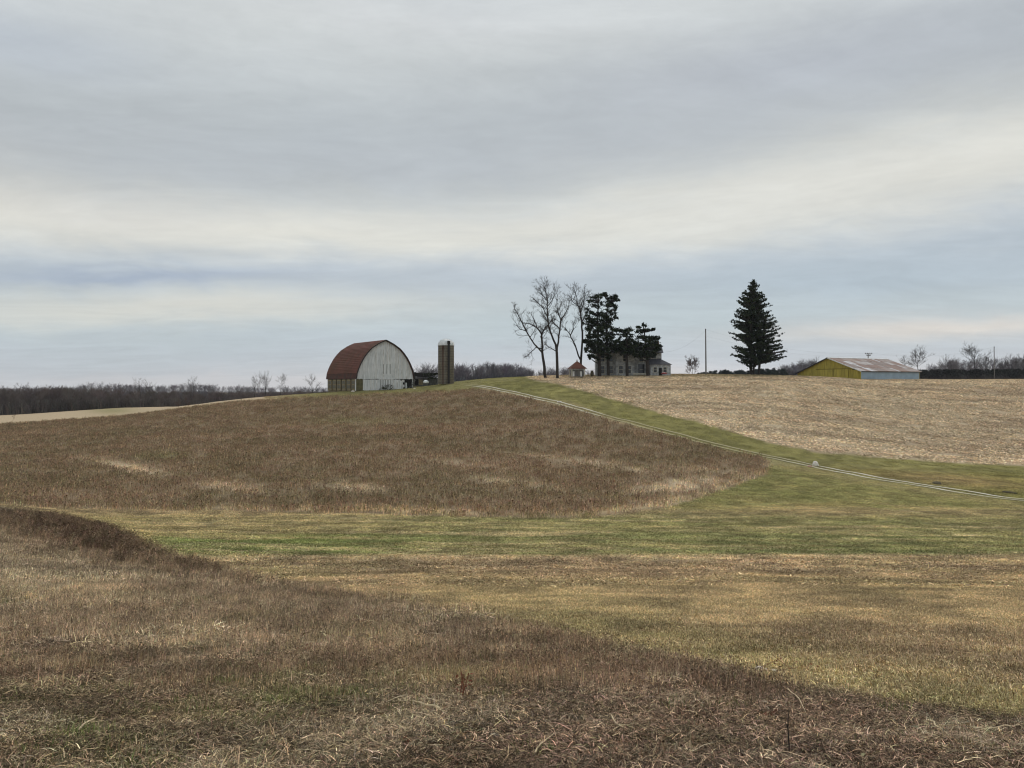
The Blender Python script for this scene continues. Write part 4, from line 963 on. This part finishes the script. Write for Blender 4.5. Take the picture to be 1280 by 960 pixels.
def build_small():
    # little shelter with the red hipped roof
    Y = 186; s = Y / F; o = P(713.5, 470, Y); t = thing('red_roofed_shelter', 'small white shelter with steep red hipped roof at the foot of the bare tree', 'shed', (o.x, o.y, o.z - .1), R(6)); w = 19.5 * s
    for x, y in ((.25, .25), (w - .4, .25), (.25, w - .5), (w - .4, w - .5)): MB().box(x, x + .2, y, y + .2, 0, 1.95).build('post', m_sidingl, t)
    MB().box(.5, w - .45, .75, w - .6, 0, 1.9).build('inner_room', m_greyb, t)
    for x in (.6, 2.5): MB().box(x, x + .45, .6, .72, .0, 1.3).build('panel', m_white, t)
    MB().box(.4, w - .4, .3, .42, 1.6, 1.93).build('lintel', m_siding, t)
    b = MB(); z = 1.95; e = .25; p = (w / 2, w / 2, z + 2.0); c = [(-e, -e, z), (w + e, -e, z), (w + e, w + e, z), (-e, w + e, z)]
    for i in range(4): b.poly([c[i], c[(i+1) % 4], p])
    b.poly(c[::-1]); b.build('roof', m_rust, t)
    MB().tube([(w/2, w/2, z + 1.9), (w/2, w/2, z + 2.3)], .12, 6).build('finial', m_rust, t)
    # ruined lean-to behind the barn
    Y = 196; s = Y / F; o = P(516, 481, Y); t = thing('collapsed_shed', 'dark collapsed shed overgrown with ivy between the barn and the silo', 'shed', (o.x, o.y, o.z - .3), R(4))
    MB().box(0, 8.4 * 31 / 40, 0, 4, 0, 2.0).build('wall', m_greyb, t)
    MB().prism([(-.2, 3.7), (2.8, 3.3), (6.6, 3.5), (6.9, 3.1), (3.0, 2.3), (-.2, 2.6)], 'y', -.5, 3.8).build('roof', m_dark, t)
    MB().box(.6, 1.4, -.1, 0, .2, 1.8).build('doorway', m_void, t); 
    MB().box(1.6, 2.6, -.12, .0, .3, 1.7).build('plaster_patch', m_stone, t)
    rg = random.Random(3); b = MB()
    for i in range(16): x = rg.uniform(.3, 6.8); z = rg.uniform(1.2, 3); b.tube([(x, -.5, z), (x + rg.uniform(-1.2, 1.2), -.8, z + rg.uniform(-.8, .8))], .06, 4)
    b.build('fallen_beams', m_greyb, t)
    rng = np.random.default_rng(5); cl = [(rng.uniform(2.6, 6.4), -.6, rng.uniform(1.9, 3.2), .6, .4, .45) for i in range(14)]
    V, Q, col = needle_mesh(rng, cl, 90, (.12, .26), (.02, .03, .012), (.07, .085, .04)); iv = npmesh('ivy', V, Q, np.zeros((0, 3), int), m_needle, dict(tint=col)); iv.parent = t
    # white tarpaulin heap
    def lump(name, label, cat, px, y, d, sx, sy, sz, mat, seed, par=None, sub=2, rough=.25, group=None):
        import bmesh
        bm = bmesh.new(); bmesh.ops.create_icosphere(bm, subdivisions=sub, radius=1); r = random.Random(seed); ph = [Vector((r.gauss(0, 1), r.gauss(0, 1), r.gauss(0, 1))).normalized() for _ in range(7)]; am = [r.uniform(-rough, rough) for _ in ph]
        for v in bm.verts:
            k = 1 + sum(a * max(0, v.co.normalized().dot(p)) ** 3 for a, p in zip(am, ph)) + r.uniform(-.05, .05); v.co = Vector((v.co.x * sx * k, v.co.y * sy * k, max(v.co.z * sz * k, -sz * .35)))
        me = bpy.data.meshes.new(name); bm.to_mesh(me); bm.free(); me.materials.append(mat); ob = bpy.data.objects.new(name, me); C.objects.link(ob)
        g = G(px, y, 2, 260) if d is None else P(px, y, d); ob.location = (g.x, g.y, g.z + sz * .2); ob.rotation_euler = (0, 0, r.uniform(0, 6))
        return tag(ob, label, cat, group)
    o = lump('tarpaulin', 'crumpled white tarpaulin heap on the ground before the collapsed shed', 'tarpaulin', 532.5, 478.5, 188, .9, .7, .6, m_dome, 2)
    lump('red_heap', 'low faded red heap on the grass at the right end of the farmhouse', 'heap', 830, 467.5, 188, 1.0, .6, .4, m_redthing, 3)
    lump('shrub_stump', 'small dark stump between the red-roofed shelter and the farmhouse', 'stump', 740.5, 469.5, 190, .45, .45, 1.1, m_earth, 4)
    lump('white_boulder', 'pale pinkish-white boulder standing beside the drive', 'rock', 1019, 582.5, None, .42, .4, .5, m_rock, 8, rough=.45)
    lump('reddish_boulder', 'low reddish rock lying left of the pale boulder beside the drive', 'rock', 1012, 583.8, None, .32, .3, .16, m_rockred, 9)
    lump('culvert_stone', 'flat white stone beside the far stretch of the drive', 'rock', 699.5, 503, None, .55, .4, .18, m_rock, 10)
    lump('dark_mound', 'dark earth mound in the grass just above the right end of the drive', 'mound', 1172, 604.5, None, .8, .5, .18, m_earth, 12)
    lump('dark_mound', 'darker smaller earth mound in the grass at the right edge beyond the drive', 'mound', 1262, 616.5, None, .6, .4, .16, m_earth, 13)
    lump('white_rubble', 'small white rubble stones at the left corner of the barn', 'rubble', 441, 489.5, 180, .5, .3, .25, m_rock, 14)
    lump('white_rubble', 'small white rubble stones at the broken right corner of the barn', 'rubble', 518, 486.5, 186, .4, .3, .25, m_rock, 15)
    # stones, sticks and leaf clusters lying in the foreground
    near = [(952, 841, .055, 'larger of two pale stones lying at the edge of the litter right of centre'), (970, 843, .042, 'smaller pale stone touching the larger one right of centre'),
            (368, 820, .028, 'small round white stone in the brown stems left of centre'), (438, 863, .03, 'white pebble at the edge of the green patch'),
            (765, 823, .026, 'pale pebble in the dark litter at centre right'), (1105, 920, .035, 'pale stone flake low at the right'), (110, 883, .03, 'pale stone chip in the litter at lower left'),
            (617, 926, .035, 'whitish bent chip lying low at the centre'), (892, 829, .025, 'tiny cream pebble at the edge of the mown grass'), (124, 742, .05, 'pale stone in the dry grass at far left')]
    for i, (px, y, r_, lb) in enumerate(near): lump('pale_stone', lb, 'stone', px, y, None, r_ * 1.05, r_ * .75, r_ * .7, m_stone_near, 40 + i, group='pale stones in the near weeds').location.z += .006 + r_ * .15
    def stick(name, label, cat, pts, r0, mat, seed, forks=2, h=.02):
        rg = random.Random(seed); q = [G(px, y) for px, y in pts]; org = q[0].copy(); t = thing(name, label, cat, org)
        n = len(q); P_ = [p - org + Vector((0, 0, r0 + h + rg.uniform(0, .015))) for p in q]; sm = []
        for i in range(n - 1):
            for f in (0, .33, .66): sm.append(P_[i].lerp(P_[i+1], f) + Vector((rg.gauss(0, .004), rg.gauss(0, .004), rg.gauss(0, .003))))
        sm.append(P_[-1]); MB().tube(sm, [r0 * (1 - .6 * i / (len(sm) - 1)) for i in range(len(sm))], 6).build('stem', mat, t)
        for k in range(forks):
            i = rg.randint(len(sm) // 3, len(sm) - 2); d = (sm[i+1] - sm[i]).normalized(); d = d + Vector((-d.y, d.x, .3)) * rg.choice([-.8, .8]); MB().tube([sm[i], sm[i] + d * .05, sm[i] + d * .1 + Vector((0, 0, .01))], [r0 * .6, r0 * .45, r0 * .2], 5).build('side_twig', mat, t)
    stick('bleached_stick', 'thick bleached stick with a pale broken end lying at the centre foreground', 'stick', [(556, 902), (545, 894), (530, 891), (510, 884), (497, 881)], .011, m_stick, 1, 2, .035)
    stick('bleached_stick', 'thin forked pale twig lying low in the litter left of bottom centre', 'stick', [(668, 955), (680, 938), (697, 925), (701, 922)], .005, m_stick, 2, 2, .04)
    stick('bleached_stick', 'long thin straight pale stem lying near the right edge', 'stick', [(1220, 926), (1245, 922), (1275, 918)], .005, m_stick, 3, 1, .05)
    stick('bleached_stick', 'pale bent twig right of bottom centre', 'stick', [(762, 903), (770, 918), (782, 924)], .006, m_stick, 4, 2, .05)
    stick('bleached_stick', 'pale slanting stem in the grey litter at the lower left', 'stick', [(98, 926), (110, 916), (120, 910)], .006, m_stick, 5, 1, .05)
    stick('bleached_stick', 'pale stem lying against the mown grass edge at the right', 'stick', [(985, 872), (1000, 886), (1008, 905)], .005, m_stick, 6, 0, .05)
    stick('bleached_stick', 'white twig bent upright beside the greyish tuft at centre', 'stick', [(514, 857), (526, 856), (531, 868)], .005, m_stick, 7, 0, .08)
    stick('bleached_stick', 'slender pale stem crossing the litter at the lower right', 'stick', [(1160, 912), (1175, 925), (1186, 932)], .006, m_stick, 8, 1, .05)
    # one dark dead stem standing up at lower right
    g = G(986, 952); t = thing('dead_weed', 'single dark dead stem standing upright at the bottom right', 'weed', g)
    MB().tube([(0, 0, -.02), (.002, 0, .08), (-.003, .004, .17), (-.002, 0, .25)], [.004, .0035, .003, .0015], 5).build('stem', m_dark, t); MB().tube([(-.003, .004, .17), (-.02, 0, .2)], [.002, .001], 4).build('side_twig', m_dark, t)
    def leafy(label, px, y, n, sp, h, seed):
        rg = random.Random(seed); g = G(px, y); b = MB()
        for i in range(n):
            c = Vector((rg.gauss(0, sp), rg.gauss(0, sp), rg.uniform(.02, h))); u = Vector((rg.gauss(0, 1), rg.gauss(0, 1), rg.gauss(0, .6))).normalized() * rg.uniform(.012, .022); v = u.cross(Vector((rg.gauss(0, 1), rg.gauss(0, 1), 1)).normalized()) * .5
            b.poly([c - u, c + v + u * -.2, c + u, c - v]); 
        for i in range(5): b.tube([(rg.gauss(0, sp), rg.gauss(0, sp), 0), (rg.gauss(0, sp), rg.gauss(0, sp), h)], .0025, 4)
        o = b.build('dead_leaf_cluster', m_redleaf); o.location = g; tag(o, label, 'leaves', 'rust-red leaf clusters')
    leafy('upright cluster of rust-red dead leaves beside the thick bleached stick', 580, 878, 34, .035, .2, 1)
    leafy('low rust-red leaf patch at the right above the dark dead stem', 972, 908, 40, .07, .05, 2)
    leafy('small rust-red leaf patch at the bottom centre', 508, 936, 16, .03, .04, 3)
    leafy('faint rust-red leaves in the stems left of centre beside the white stone', 380, 818, 22, .06, .08, 4)
    leafy('rust-red leaf patch along the edge of the mown grass at centre right', 985, 838, 34, .12, .06, 5)
build_small()

# ------------------------------------------------------------------ yellow and blue pole barn
def build_shed():
    a = R(28); Y0 = 202.0; s = Y0 / F; o = P(1076, 476.5, Y0); t = thing('yellow_pole_barn', 'long low pole barn with mustard-yellow gable end, blue-grey side and rusty sheet roof', 'barn', o, a)
    W_, L_ = 21.2, 25.4; He = .0 + (476.5 - 463.3) * s; Hl = 2.35; rx = -10.2; Hr = He + 3.75   # x negative = towards the left eave, y along the ridge is local +x here
    # local frame: +x runs along the side wall (right), +y runs along the gable to the left-back
    Hm = Hr; ym = 10.4
    MB().prism([(0, -1), (0, He), (ym, Hm), (W_, Hl), (W_, -1)], 'x', 0, .12).build('gable_wall', m_yellow, t)
    MB().prism([(0, -1), (0, He), (ym, Hm), (W_, Hl), (W_, -1)], 'x', L_ - .12, L_).build('rear_gable_wall', m_yellow, t)
    MB().box(.13, L_ - .13, 0, .12, -1, He - .05).build('side_wall', m_blue, t)
    MB().box(.13, L_ - .13, W_ - .12, W_, -1, Hl - .05).build('side_wall', m_blue, t)
    b = MB()
    for i in range(60): x = .2 + i * (L_ - .4) / 60; b.box(x, x + .06, -.04, .0, -1, He - .1)
    q = b.build('wall_rib', m_blue, t); q['kind'] = 'stuff'
    b = MB()
    for i in range(46):
        y = .3 + i * (W_ - .5) / 46; h = He + (Hm - He) * y / ym if y < ym else Hm + (Hl - Hm) * (y - ym) / (W_ - ym); b.box(-.03, .0, y, y + .06, -1, h - .12)
    q = b.build('gable_rib', m_yellow, t); q['kind'] = 'stuff'
    MB().box(.2, L_ - .1, -.5, -.06, He - .28, He - .1).build('painted_eave_shadow', m_dark, t)  # dark strip standing in for the shade under the eave
    # big sliding doors in the gable
    for y0, y1 in ((3.7, 8.6), (8.7, 13.5)):
        dr = MB().box(-.16, -.06, y0, y1, -1, 3.35).build('sliding_door', m_yellow, t)
        MB().box(-.19, -.165, y0, y0 + .12, -1, 3.3).build('door_edge', m_yeldk, dr)
    MB().box(-.2, -.05, 3.2, 14.5, 3.37, 3.55).build('door_track', m_yeldk, t)
    MB().box(-.1, -.04, 16.6, 16.72, -1, 2.4).build('seam', m_yeldk, t)
    MB().box(-.1, -.04, 1.0, 2.6, 3.15, 3.3).build('seam', m_dark, t)
    # roof sheets one by one
    rg = random.Random(9); cols = [A(122, 114, 110), A(146, 144, 143), A(108, 90, 82), A(96, 76, 70), A(166, 169, 172), A(126, 114, 106), A(104, 95, 91)]
    mats = [material('roof_sheet_%s' % n, c, .7, noise=(1.1, A(96, 72, 62), .55, (1, .4, 1)), spec=.4) for n, c in zip(('grey', 'pale', 'brown', 'rust', 'bright', 'tan', 'dull'), cols)]
    n = 27; w = (L_ + 1.0) / n; yl = -.5; zl = He - (Hm - He) / ym * .5
    rows = [(yl + (ym - yl) * k / 4, yl + (ym - yl) * (k + 1) / 4) for k in range(4)]
    prev = 0
    for k, (ya, yb) in enumerate(rows):
        for i in range(n):
            za = zl + (Hm - zl) * (ya - yl) / (ym - yl); zb = zl + (Hm - zl) * (yb - yl) / (ym - yl)
            x0 = -.5 + i * w; l = .02 * (4 - k) * 0 + rg.uniform(0, .03)
            if rg.random() < .55: prev = rg.choice([0, 0, 1, 2, 3, 3, 4, 5, 6, 2])
            MB().prism([(ya - .05, za + .05 - .02), (yb, zb + .03), (yb, zb + .08 + l), (ya - .05, za + .1 + l)], 'x', x0 + .01, x0 + w - .01).build('roof_sheet', mats[prev], t)
    yr = W_ + .5; zr = Hl - (Hm - Hl) / (W_ - ym) * .5
    for i in range(n):
        x0 = -.5 + i * w; MB().prism([(ym + .01, Hm + .05), (yr, zr + .05), (yr, zr + .12), (ym + .01, Hm + .12)], 'x', x0 + .01, x0 + w - .01).build('roof_sheet', mats[rg.randrange(7)], t)
    MB().prism([(ym - .3, Hm), (ym, Hm + .12), (ym + .3, Hm), (ym + .3, Hm + .12), (ym, Hm + .24), (ym - .3, Hm + .12)], 'x', -.55, L_ + .55).build('ridge_cap', m_dome, t)
    MB().prism([(yl, zl - .12), (ym, Hm - .12), (ym, Hm + .13), (yl, zl + .12)], 'x', -.62, -.51).build('rake_trim', m_dome, t)
    MB().prism([(yr, zr - .12), (ym + .01, Hm - .12), (ym + .01, Hm + .13), (yr, zr + .12)], 'x', -.62, -.51).build('rake_trim', m_dark, t)
build_shed()

# ------------------------------------------------------------------ poles and wires
def pole(label, px, ytop, ybase, d, r, arm=None, group='utility poles'):
    o = P(px, ybase, d); o.z = min(o.z, float(gz(o.x, o.y))) - .3; tp = P(px, ytop, d); h = tp.z - o.z; t = thing('utility_pole', label, 'pole', o, 0, group)
    MB().tube([(0, 0, 0), (-.05, 0, h * .5), (-.1, 0, h)], [r, r * .85, r * .7], 8).build('mast', m_pole, t)
    if arm:
        for z, hw in arm:
            MB().box(-hw, hw, -.2, -.08, h - z, h - z + .22).build('crossarm', m_pole, t)
            for x in (-hw * .85, -hw * .35, hw * .35, hw * .85): MB().tube([(x, -.14, h - z + .22), (x, -.14, h - z + .5)], [.07, .09], 6).build('insulator', m_dark, t)
    else: MB().tube([(-.1, -.15, h - .5), (-.1, -.15, h - .15)], [.05, .07], 6).build('insulator', m_dark, t)
    return tp
p1 = pole('tall bare grey pole standing between the farmhouse and the spruce', 882.5, 411, 470, 198, .2)
p2 = pole('pole with crossarms showing above the ridge of the yellow pole barn', 1085.5, 441.5, 478, 262, .2, [(.35, 1.3), (1.0, .7)])
p3 = pole('thin pole alone in the field near the right edge', 1243, 433, 476, 262, .16)
def wire(label, a, b, sag, r=.013):
    pts = [a.lerp(b, i / 24) - Vector((0, 0, sag * 4 * (i / 24) * (1 - i / 24))) for i in range(25)]; o = MB().tube([p - a for p in pts], r, 3).build('wire', m_wire); o.location = a; tag(o, label, 'wire', 'overhead wires')
wire('upper overhead wire running from the tall pole past the spruce to the crossarm pole', p1 - Vector((.1, .15, .2)), p2 + Vector((-1, -.1, 0)), 2.2)
wire('lower overhead wire running from the tall pole past the spruce to the crossarm pole', p1 - Vector((.1, .15, 1.9)), p2 + Vector((-.6, -.1, -.7)), 2.2)
wire('thin service wire dropping from the tall pole to the farmhouse', p1 - Vector((.1, .15, .3)), P(826, 440, 196), 1.6)
wire('overhead wire from the crossarm pole to the thin pole at the right', p2 + Vector((1, -.1, 0)), p3 - Vector((.1, .15, .2)), 2.0)

# ------------------------------------------------------------------ far trees
def auto_tree(rg, h, spread, lvl=2, trunk=.16, nl=7, fork=.35):
    b = MB(); tw = MB(); lean = Vector((rg.gauss(0, .05), rg.gauss(0, .05), 1)).normalized(); pts = [lean * h * f + Vector((rg.gauss(0, .12), rg.gauss(0, .12), 0)) * f * 2 for f in (0, .2, .4, .6, .8, .97)]
    pts[0] = Vector((0, 0, -1.0)); b.tube(pts, [trunk * h / 10 * f for f in (1, .85, .65, .45, .28, .1)], 5, cap=False)
    for i in range(nl):
        f = rg.uniform(fork, .92); k = min(int(f * 5), 4); s = pts[k].lerp(pts[k+1], f * 5 - k); an = rg.uniform(0, 6.283)
        d = Vector((math.cos(an), math.sin(an), rg.uniform(.5, 1.3))).normalized(); ln = spread * (1.15 - f * .6) * rg.uniform(.7, 1.1)
        grow_branch(b, s, d, ln, .045 * h / 10, lvl, rg, .2, tw, {3: 5, 2: 5, 1: 5})
    return b, tw
def mbdata(*mbs, tints):
    V = []; Fc = []; T = []
    for b, t in zip(mbs, tints): k = len(V); V += b.v; Fc += [tuple(k + i for i in f) for f in b.f]; T += [t] * len(b.v)
    F4 = np.array([f for f in Fc if len(f) == 4]).reshape(-1, 4); F3 = np.array([f for f in Fc if len(f) == 3]).reshape(-1, 3).astype(int)
    return np.array(V), np.array(T, float), F4, F3
def single(label, cat, px, ytop, d, spread, seed, name='bare_tree', group=None, ybase=None, lvl=2, nl=9, fork=.3, mat=None, trunk=.16):
    rg = random.Random(seed); g = on(px, d); 
    if ybase is not None: g = P(px, ybase, d)
    h = P(px, ytop, d).z - g.z; b, tw = auto_tree(rg, h, spread, lvl, trunk, nl, fork); t = thing(name, label, cat, g, 0, group)
    b.build('trunk', mat or m_bark, t); tw.build('crown', m_twig if mat is None else mat, t)
def build_far():
    RMIN[0] = .034
    rng = np.random.default_rng(99)
    vs = []
    for i in range(8):
        rg = random.Random(200 + i); b, tw = auto_tree(rg, 10, 3.6 + rg.random() * 1.5, 2, .2, 11, .15); vs.append(variant('far_bare', mbdata(b, tw, tints=[(1, 1, 1), (1.15, 1.05, 1.0)])))
    # understorey brush so that the wood closes up below
    br = []
    for i in range(4):
        r2 = np.random.default_rng(300 + i); br.append(variant('brush', join(stalks(r2, 70, 2.6, (1.5, 5.0), (.1, .2), 7, (.6, 1.4), 0, .2))))
    ev = []
    for i in range(4):
        r3 = np.random.default_rng(400 + i); cl = []
        for z in np.arange(2.0, 10, .7):
            rad = 2.6 * math.sqrt(max(0, 1 - ((z - 5) / 5.6) ** 2))
            for q in range(4): a = r3.random() * 6.28; cl.append((math.cos(a) * rad * .6, math.sin(a) * rad * .6, z, rad * .6 + .2, rad * .6 + .2, .5))
        V, Q, c = needle_mesh(r3, cl, 26, (.5, 1.1), (.6,) * 3, (1.6,) * 3); ev.append(variant('far_evergreen', (V, c, Q, np.zeros((0, 3), int))))
    def wood(name, label, px0, px1, d0, d1, n, hfun, col, kinds, hv=.2, brush=True, bcol=None, bn=1.2):
        px = rng.uniform(px0, px1, n); d = rng.uniform(d0, d1, n); X = (px - 640) / F * d; Z = gz(X, d)
        ht = hfun(px); top = -(ht - 480) / F * d; h = np.clip((top - Z) * (1 - hv * rng.random(n) ** 1.3), 2, 40)
        cc = np.array(col) * rng.uniform(.65, 1.35, (n, 1)) * (1 + rng.normal(0, .04, (n, 3)))
        o = scatter(name, kinds, X, d, cc, h / 10 * rng.uniform(.8, 1.1, n), rng, align=False, zoff=-.4, sclz=h / 10); tag(o, label, 'woods')
        if brush:
            m = int(n * bn); px = rng.uniform(px0, px1, m); d = rng.uniform(d0 - 4, d1, m); X = (px - 640) / F * d; Z = gz(X, d); h = np.clip((-(hfun(px) - 480) / F * d - Z) * .62, 1.5, 30)
            o2 = scatter('woodland_brush', br, X, d, np.array(bcol or col) * rng.uniform(.6, 1.3, (m, 1)), h / 5, rng, align=False, zoff=-.4, sclz=h / 5 * rng.uniform(.6, 1.1, m)); tag(o2, 'brushy undergrowth of ' + label[4:] if label.startswith('the ') else 'brush under ' + label, 'undergrowth')
    g1 = (.135, .115, .108); g2 = (.15, .145, .165)  # bluish tint for farther trees: distance haze put into their colour
    I = lambda pts: (lambda x: np.interp(x, [p[0] for p in pts], [p[1] for p in pts]) - 1)
    wood('bare_wood', 'dark bare winter wood along the valley at the left', -120, 425, 355, 430, 850, I([(-120, 489), (0, 489), (90, 487), (140, 488), (200, 491), (330, 491), (425, 489)]), g1, vs, .34, bcol=(.125, .105, .095), bn=1.2)
    wood('distant_wood', 'bluish distant wood behind the valley wood at the left', -120, 460, 650, 800, 500, I([(-120, 489), (90, 486), (110, 482), (200, 484), (235, 482), (275, 484), (310, 485), (380, 485), (460, 486)]), g2, vs, bcol=(.14, .14, .165))  # brush takes the same haze blue in its colour
    wood('bare_wood', 'strip of bare trees on the skyline right of the silo', 566, 668, 380, 440, 170, I([(566, 462), (580, 459), (600, 460), (612, 456), (640, 457), (655, 460), (668, 466)]), g2, vs, .35, bcol=(.12, .115, .13))
    wood('bare_wood', 'faint bare trees on the skyline between barn and silo', 505, 560, 420, 470, 60, I([(505, 470), (530, 462), (550, 461), (560, 461)]), (.13, .125, .14), vs, .4, bcol=(.1, .1, .12), bn=.6)
    wood('bare_wood', 'bare brush on the skyline behind the red-roofed shelter', 668, 745, 380, 430, 70, I([(668, 466), (690, 461), (720, 463), (745, 466)]), g2, vs, .35, bcol=(.12, .115, .12))
    wood('evergreen_wood', 'dark low evergreens on the skyline behind the lone spruce', 872, 985, 320, 380, 170, I([(872, 466), (900, 462), (930, 463), (960, 460), (985, 461)]), (.045, .056, .052), ev, .55, bcol=(.06, .066, .062), bn=1.0)
    wood('bare_wood', 'bare grey trees on the skyline left of the yellow pole barn', 975, 1050, 350, 400, 85, I([(975, 458), (1000, 454), (1020, 453), (1050, 456)]), g2, vs, .35, bcol=(.11, .105, .11))
    wood('evergreen_wood', 'dark low hedge of trees along the skyline at the far right', 1140, 1400, 330, 370, 330, I([(1140, 462), (1280, 461), (1400, 460)]), (.05, .048, .044), ev, .35, bcol=(.09, .082, .078), bn=2)
    wood('bare_wood', 'bare treetops rising behind the dark hedge at the far right', 1160, 1400, 400, 440, 260, I([(1165, 458), (1185, 453), (1240, 450), (1280, 449), (1400, 450)]), g2, vs, .5, brush=False)
    # trees that stand out one by one
    RMIN[0] = .024
    gr = 'trees standing out on the skyline'
    single('round-topped bare tree standing highest at the end of the left wood, near the barn', 'tree', 331, 467.5, 300, 4.8, 1, group=gr, ybase=500, nl=12, lvl=2)
    single('narrower bare tree just right of the round-topped one, nearer the barn', 'tree', 350, 471, 305, 3.4, 2, group=gr, ybase=499, nl=10, lvl=2)
    single('low wide bare tree left of the round-topped one', 'tree', 318, 476, 300, 3.8, 3, group=gr, ybase=501, nl=11, lvl=2)
    single('small bare tree touching the left side of the barn', 'tree', 390, 473, 300, 3.4, 4, group=gr, ybase=498, nl=12, lvl=2, fork=.15)
    single('bare tree with twin tops rising above the left wood', 'tree', 176, 474, 400, 5.0, 5, group=gr, ybase=508, nl=10)
    single('bare tree rising above the middle of the left wood beside a twin-topped one', 'tree', 187, 475, 405, 4.5, 6, group=gr, ybase=508, nl=10)
    single('dark bare tree rising where the left wood meets the pale field', 'tree', 242, 474, 380, 4.5, 7, group=gr, ybase=504, nl=10)
    single('bare tree at the far left of the left wood', 'tree', 22, 478, 370, 4.5, 8, group=gr, ybase=518, nl=9)
    single('bare tree just right of the yellow pole barn', 'tree', 1148, 443.5, 330, 6.0, 9, group=gr, ybase=475, nl=13, lvl=3)
    single('faint bare tree behind the rear roof edge of the yellow pole barn', 'tree', 1132, 447, 360, 4.5, 10, group=gr, ybase=475, nl=9)
    single('tallest spreading bare tree rising behind the far right hedge', 'tree', 1218, 442, 360, 7.0, 14, group=gr, ybase=474, nl=14, lvl=3)
    single('bare tree behind the far right hedge, beyond the thin pole', 'tree', 1264, 449, 365, 5.0, 15, group=gr, ybase=474, nl=12)
    single('bare tree cut by the right edge behind the hedge', 'tree', 1281, 443, 365, 5.0, 16, group=gr, ybase=474, nl=12)
    single('bare tree behind the far right hedge, left of the tallest one', 'tree', 1186, 451, 362, 5.0, 17, group=gr, ybase=474, nl=12)
    single('reddish-brown bare bush at the right of the farmhouse near the tall pole', 'bush', 866, 453, 215, 2.6, 18, name='bare_bush', ybase=470.5, nl=16, lvl=3, fork=.02, mat=material('reddish_twigs', (.12, .075, .065), .95))
    single('bare tree showing above the left slope of the yellow pole barn roof', 'tree', 1020, 449, 345, 4.0, 19, group=gr, ybase=476, nl=11)
    rt = material('reddish_sapling_twigs', (.11, .065, .05), .95)
    single('left one of two reddish saplings at the edge of the pale far field', 'sapling', 223, 500, 175, 1.1, 30, name='sapling', group='saplings at the field edge', nl=9, lvl=1, fork=.15, mat=rt, trunk=.1)
    single('right one of two reddish saplings at the edge of the pale far field', 'sapling', 232, 499, 175, 1.1, 31, name='sapling', group='saplings at the field edge', nl=9, lvl=1, fork=.15, mat=rt, trunk=.1)
    single('lone thin sapling in the far field at the left edge', 'sapling', 16, 517, 172, .7, 32, name='sapling', group='saplings at the field edge', nl=6, lvl=1, fork=.2, mat=rt, trunk=.1)
    # bush growing against the barn gable
    r5 = np.random.default_rng(8); o = P(483, 488, 184.5); cl = [(r5.normal(0, .9), r5.normal(0, .3), abs(r5.normal(.5, .4)), .5, .4, .4) for i in range(12)]
    V, Q, c = needle_mesh(r5, cl, 90, (.1, .25), (.05, .055, .035), (.16, .16, .11)); ob = npmesh('grey_bush', V, Q, np.zeros((0, 3), int), m_needle, dict(tint=c)); ob.location = o; tag(ob, 'grey-green bush growing against the foot of the barn gable', 'bush')
build_far()

# ------------------------------------------------------------------ thin air between here and the far woods
def build_haze():
    b = MB().box(-2600, 2600, -2600, 2600, -60, 34); m = bpy.data.materials.new('haze'); m.use_nodes = True; t = m.node_tree; t.nodes.clear()
    o = t.nodes.new('ShaderNodeOutputMaterial'); v = t.nodes.new('ShaderNodeVolumePrincipled'); v.inputs['Density'].default_value = .00009; v.inputs['Color'].default_value = (.82, .89, .96, 1)
    t.links.new(v.outputs[0], o.inputs['Volume']); tag(b.build('haze', m), kind='stuff')
build_haze()
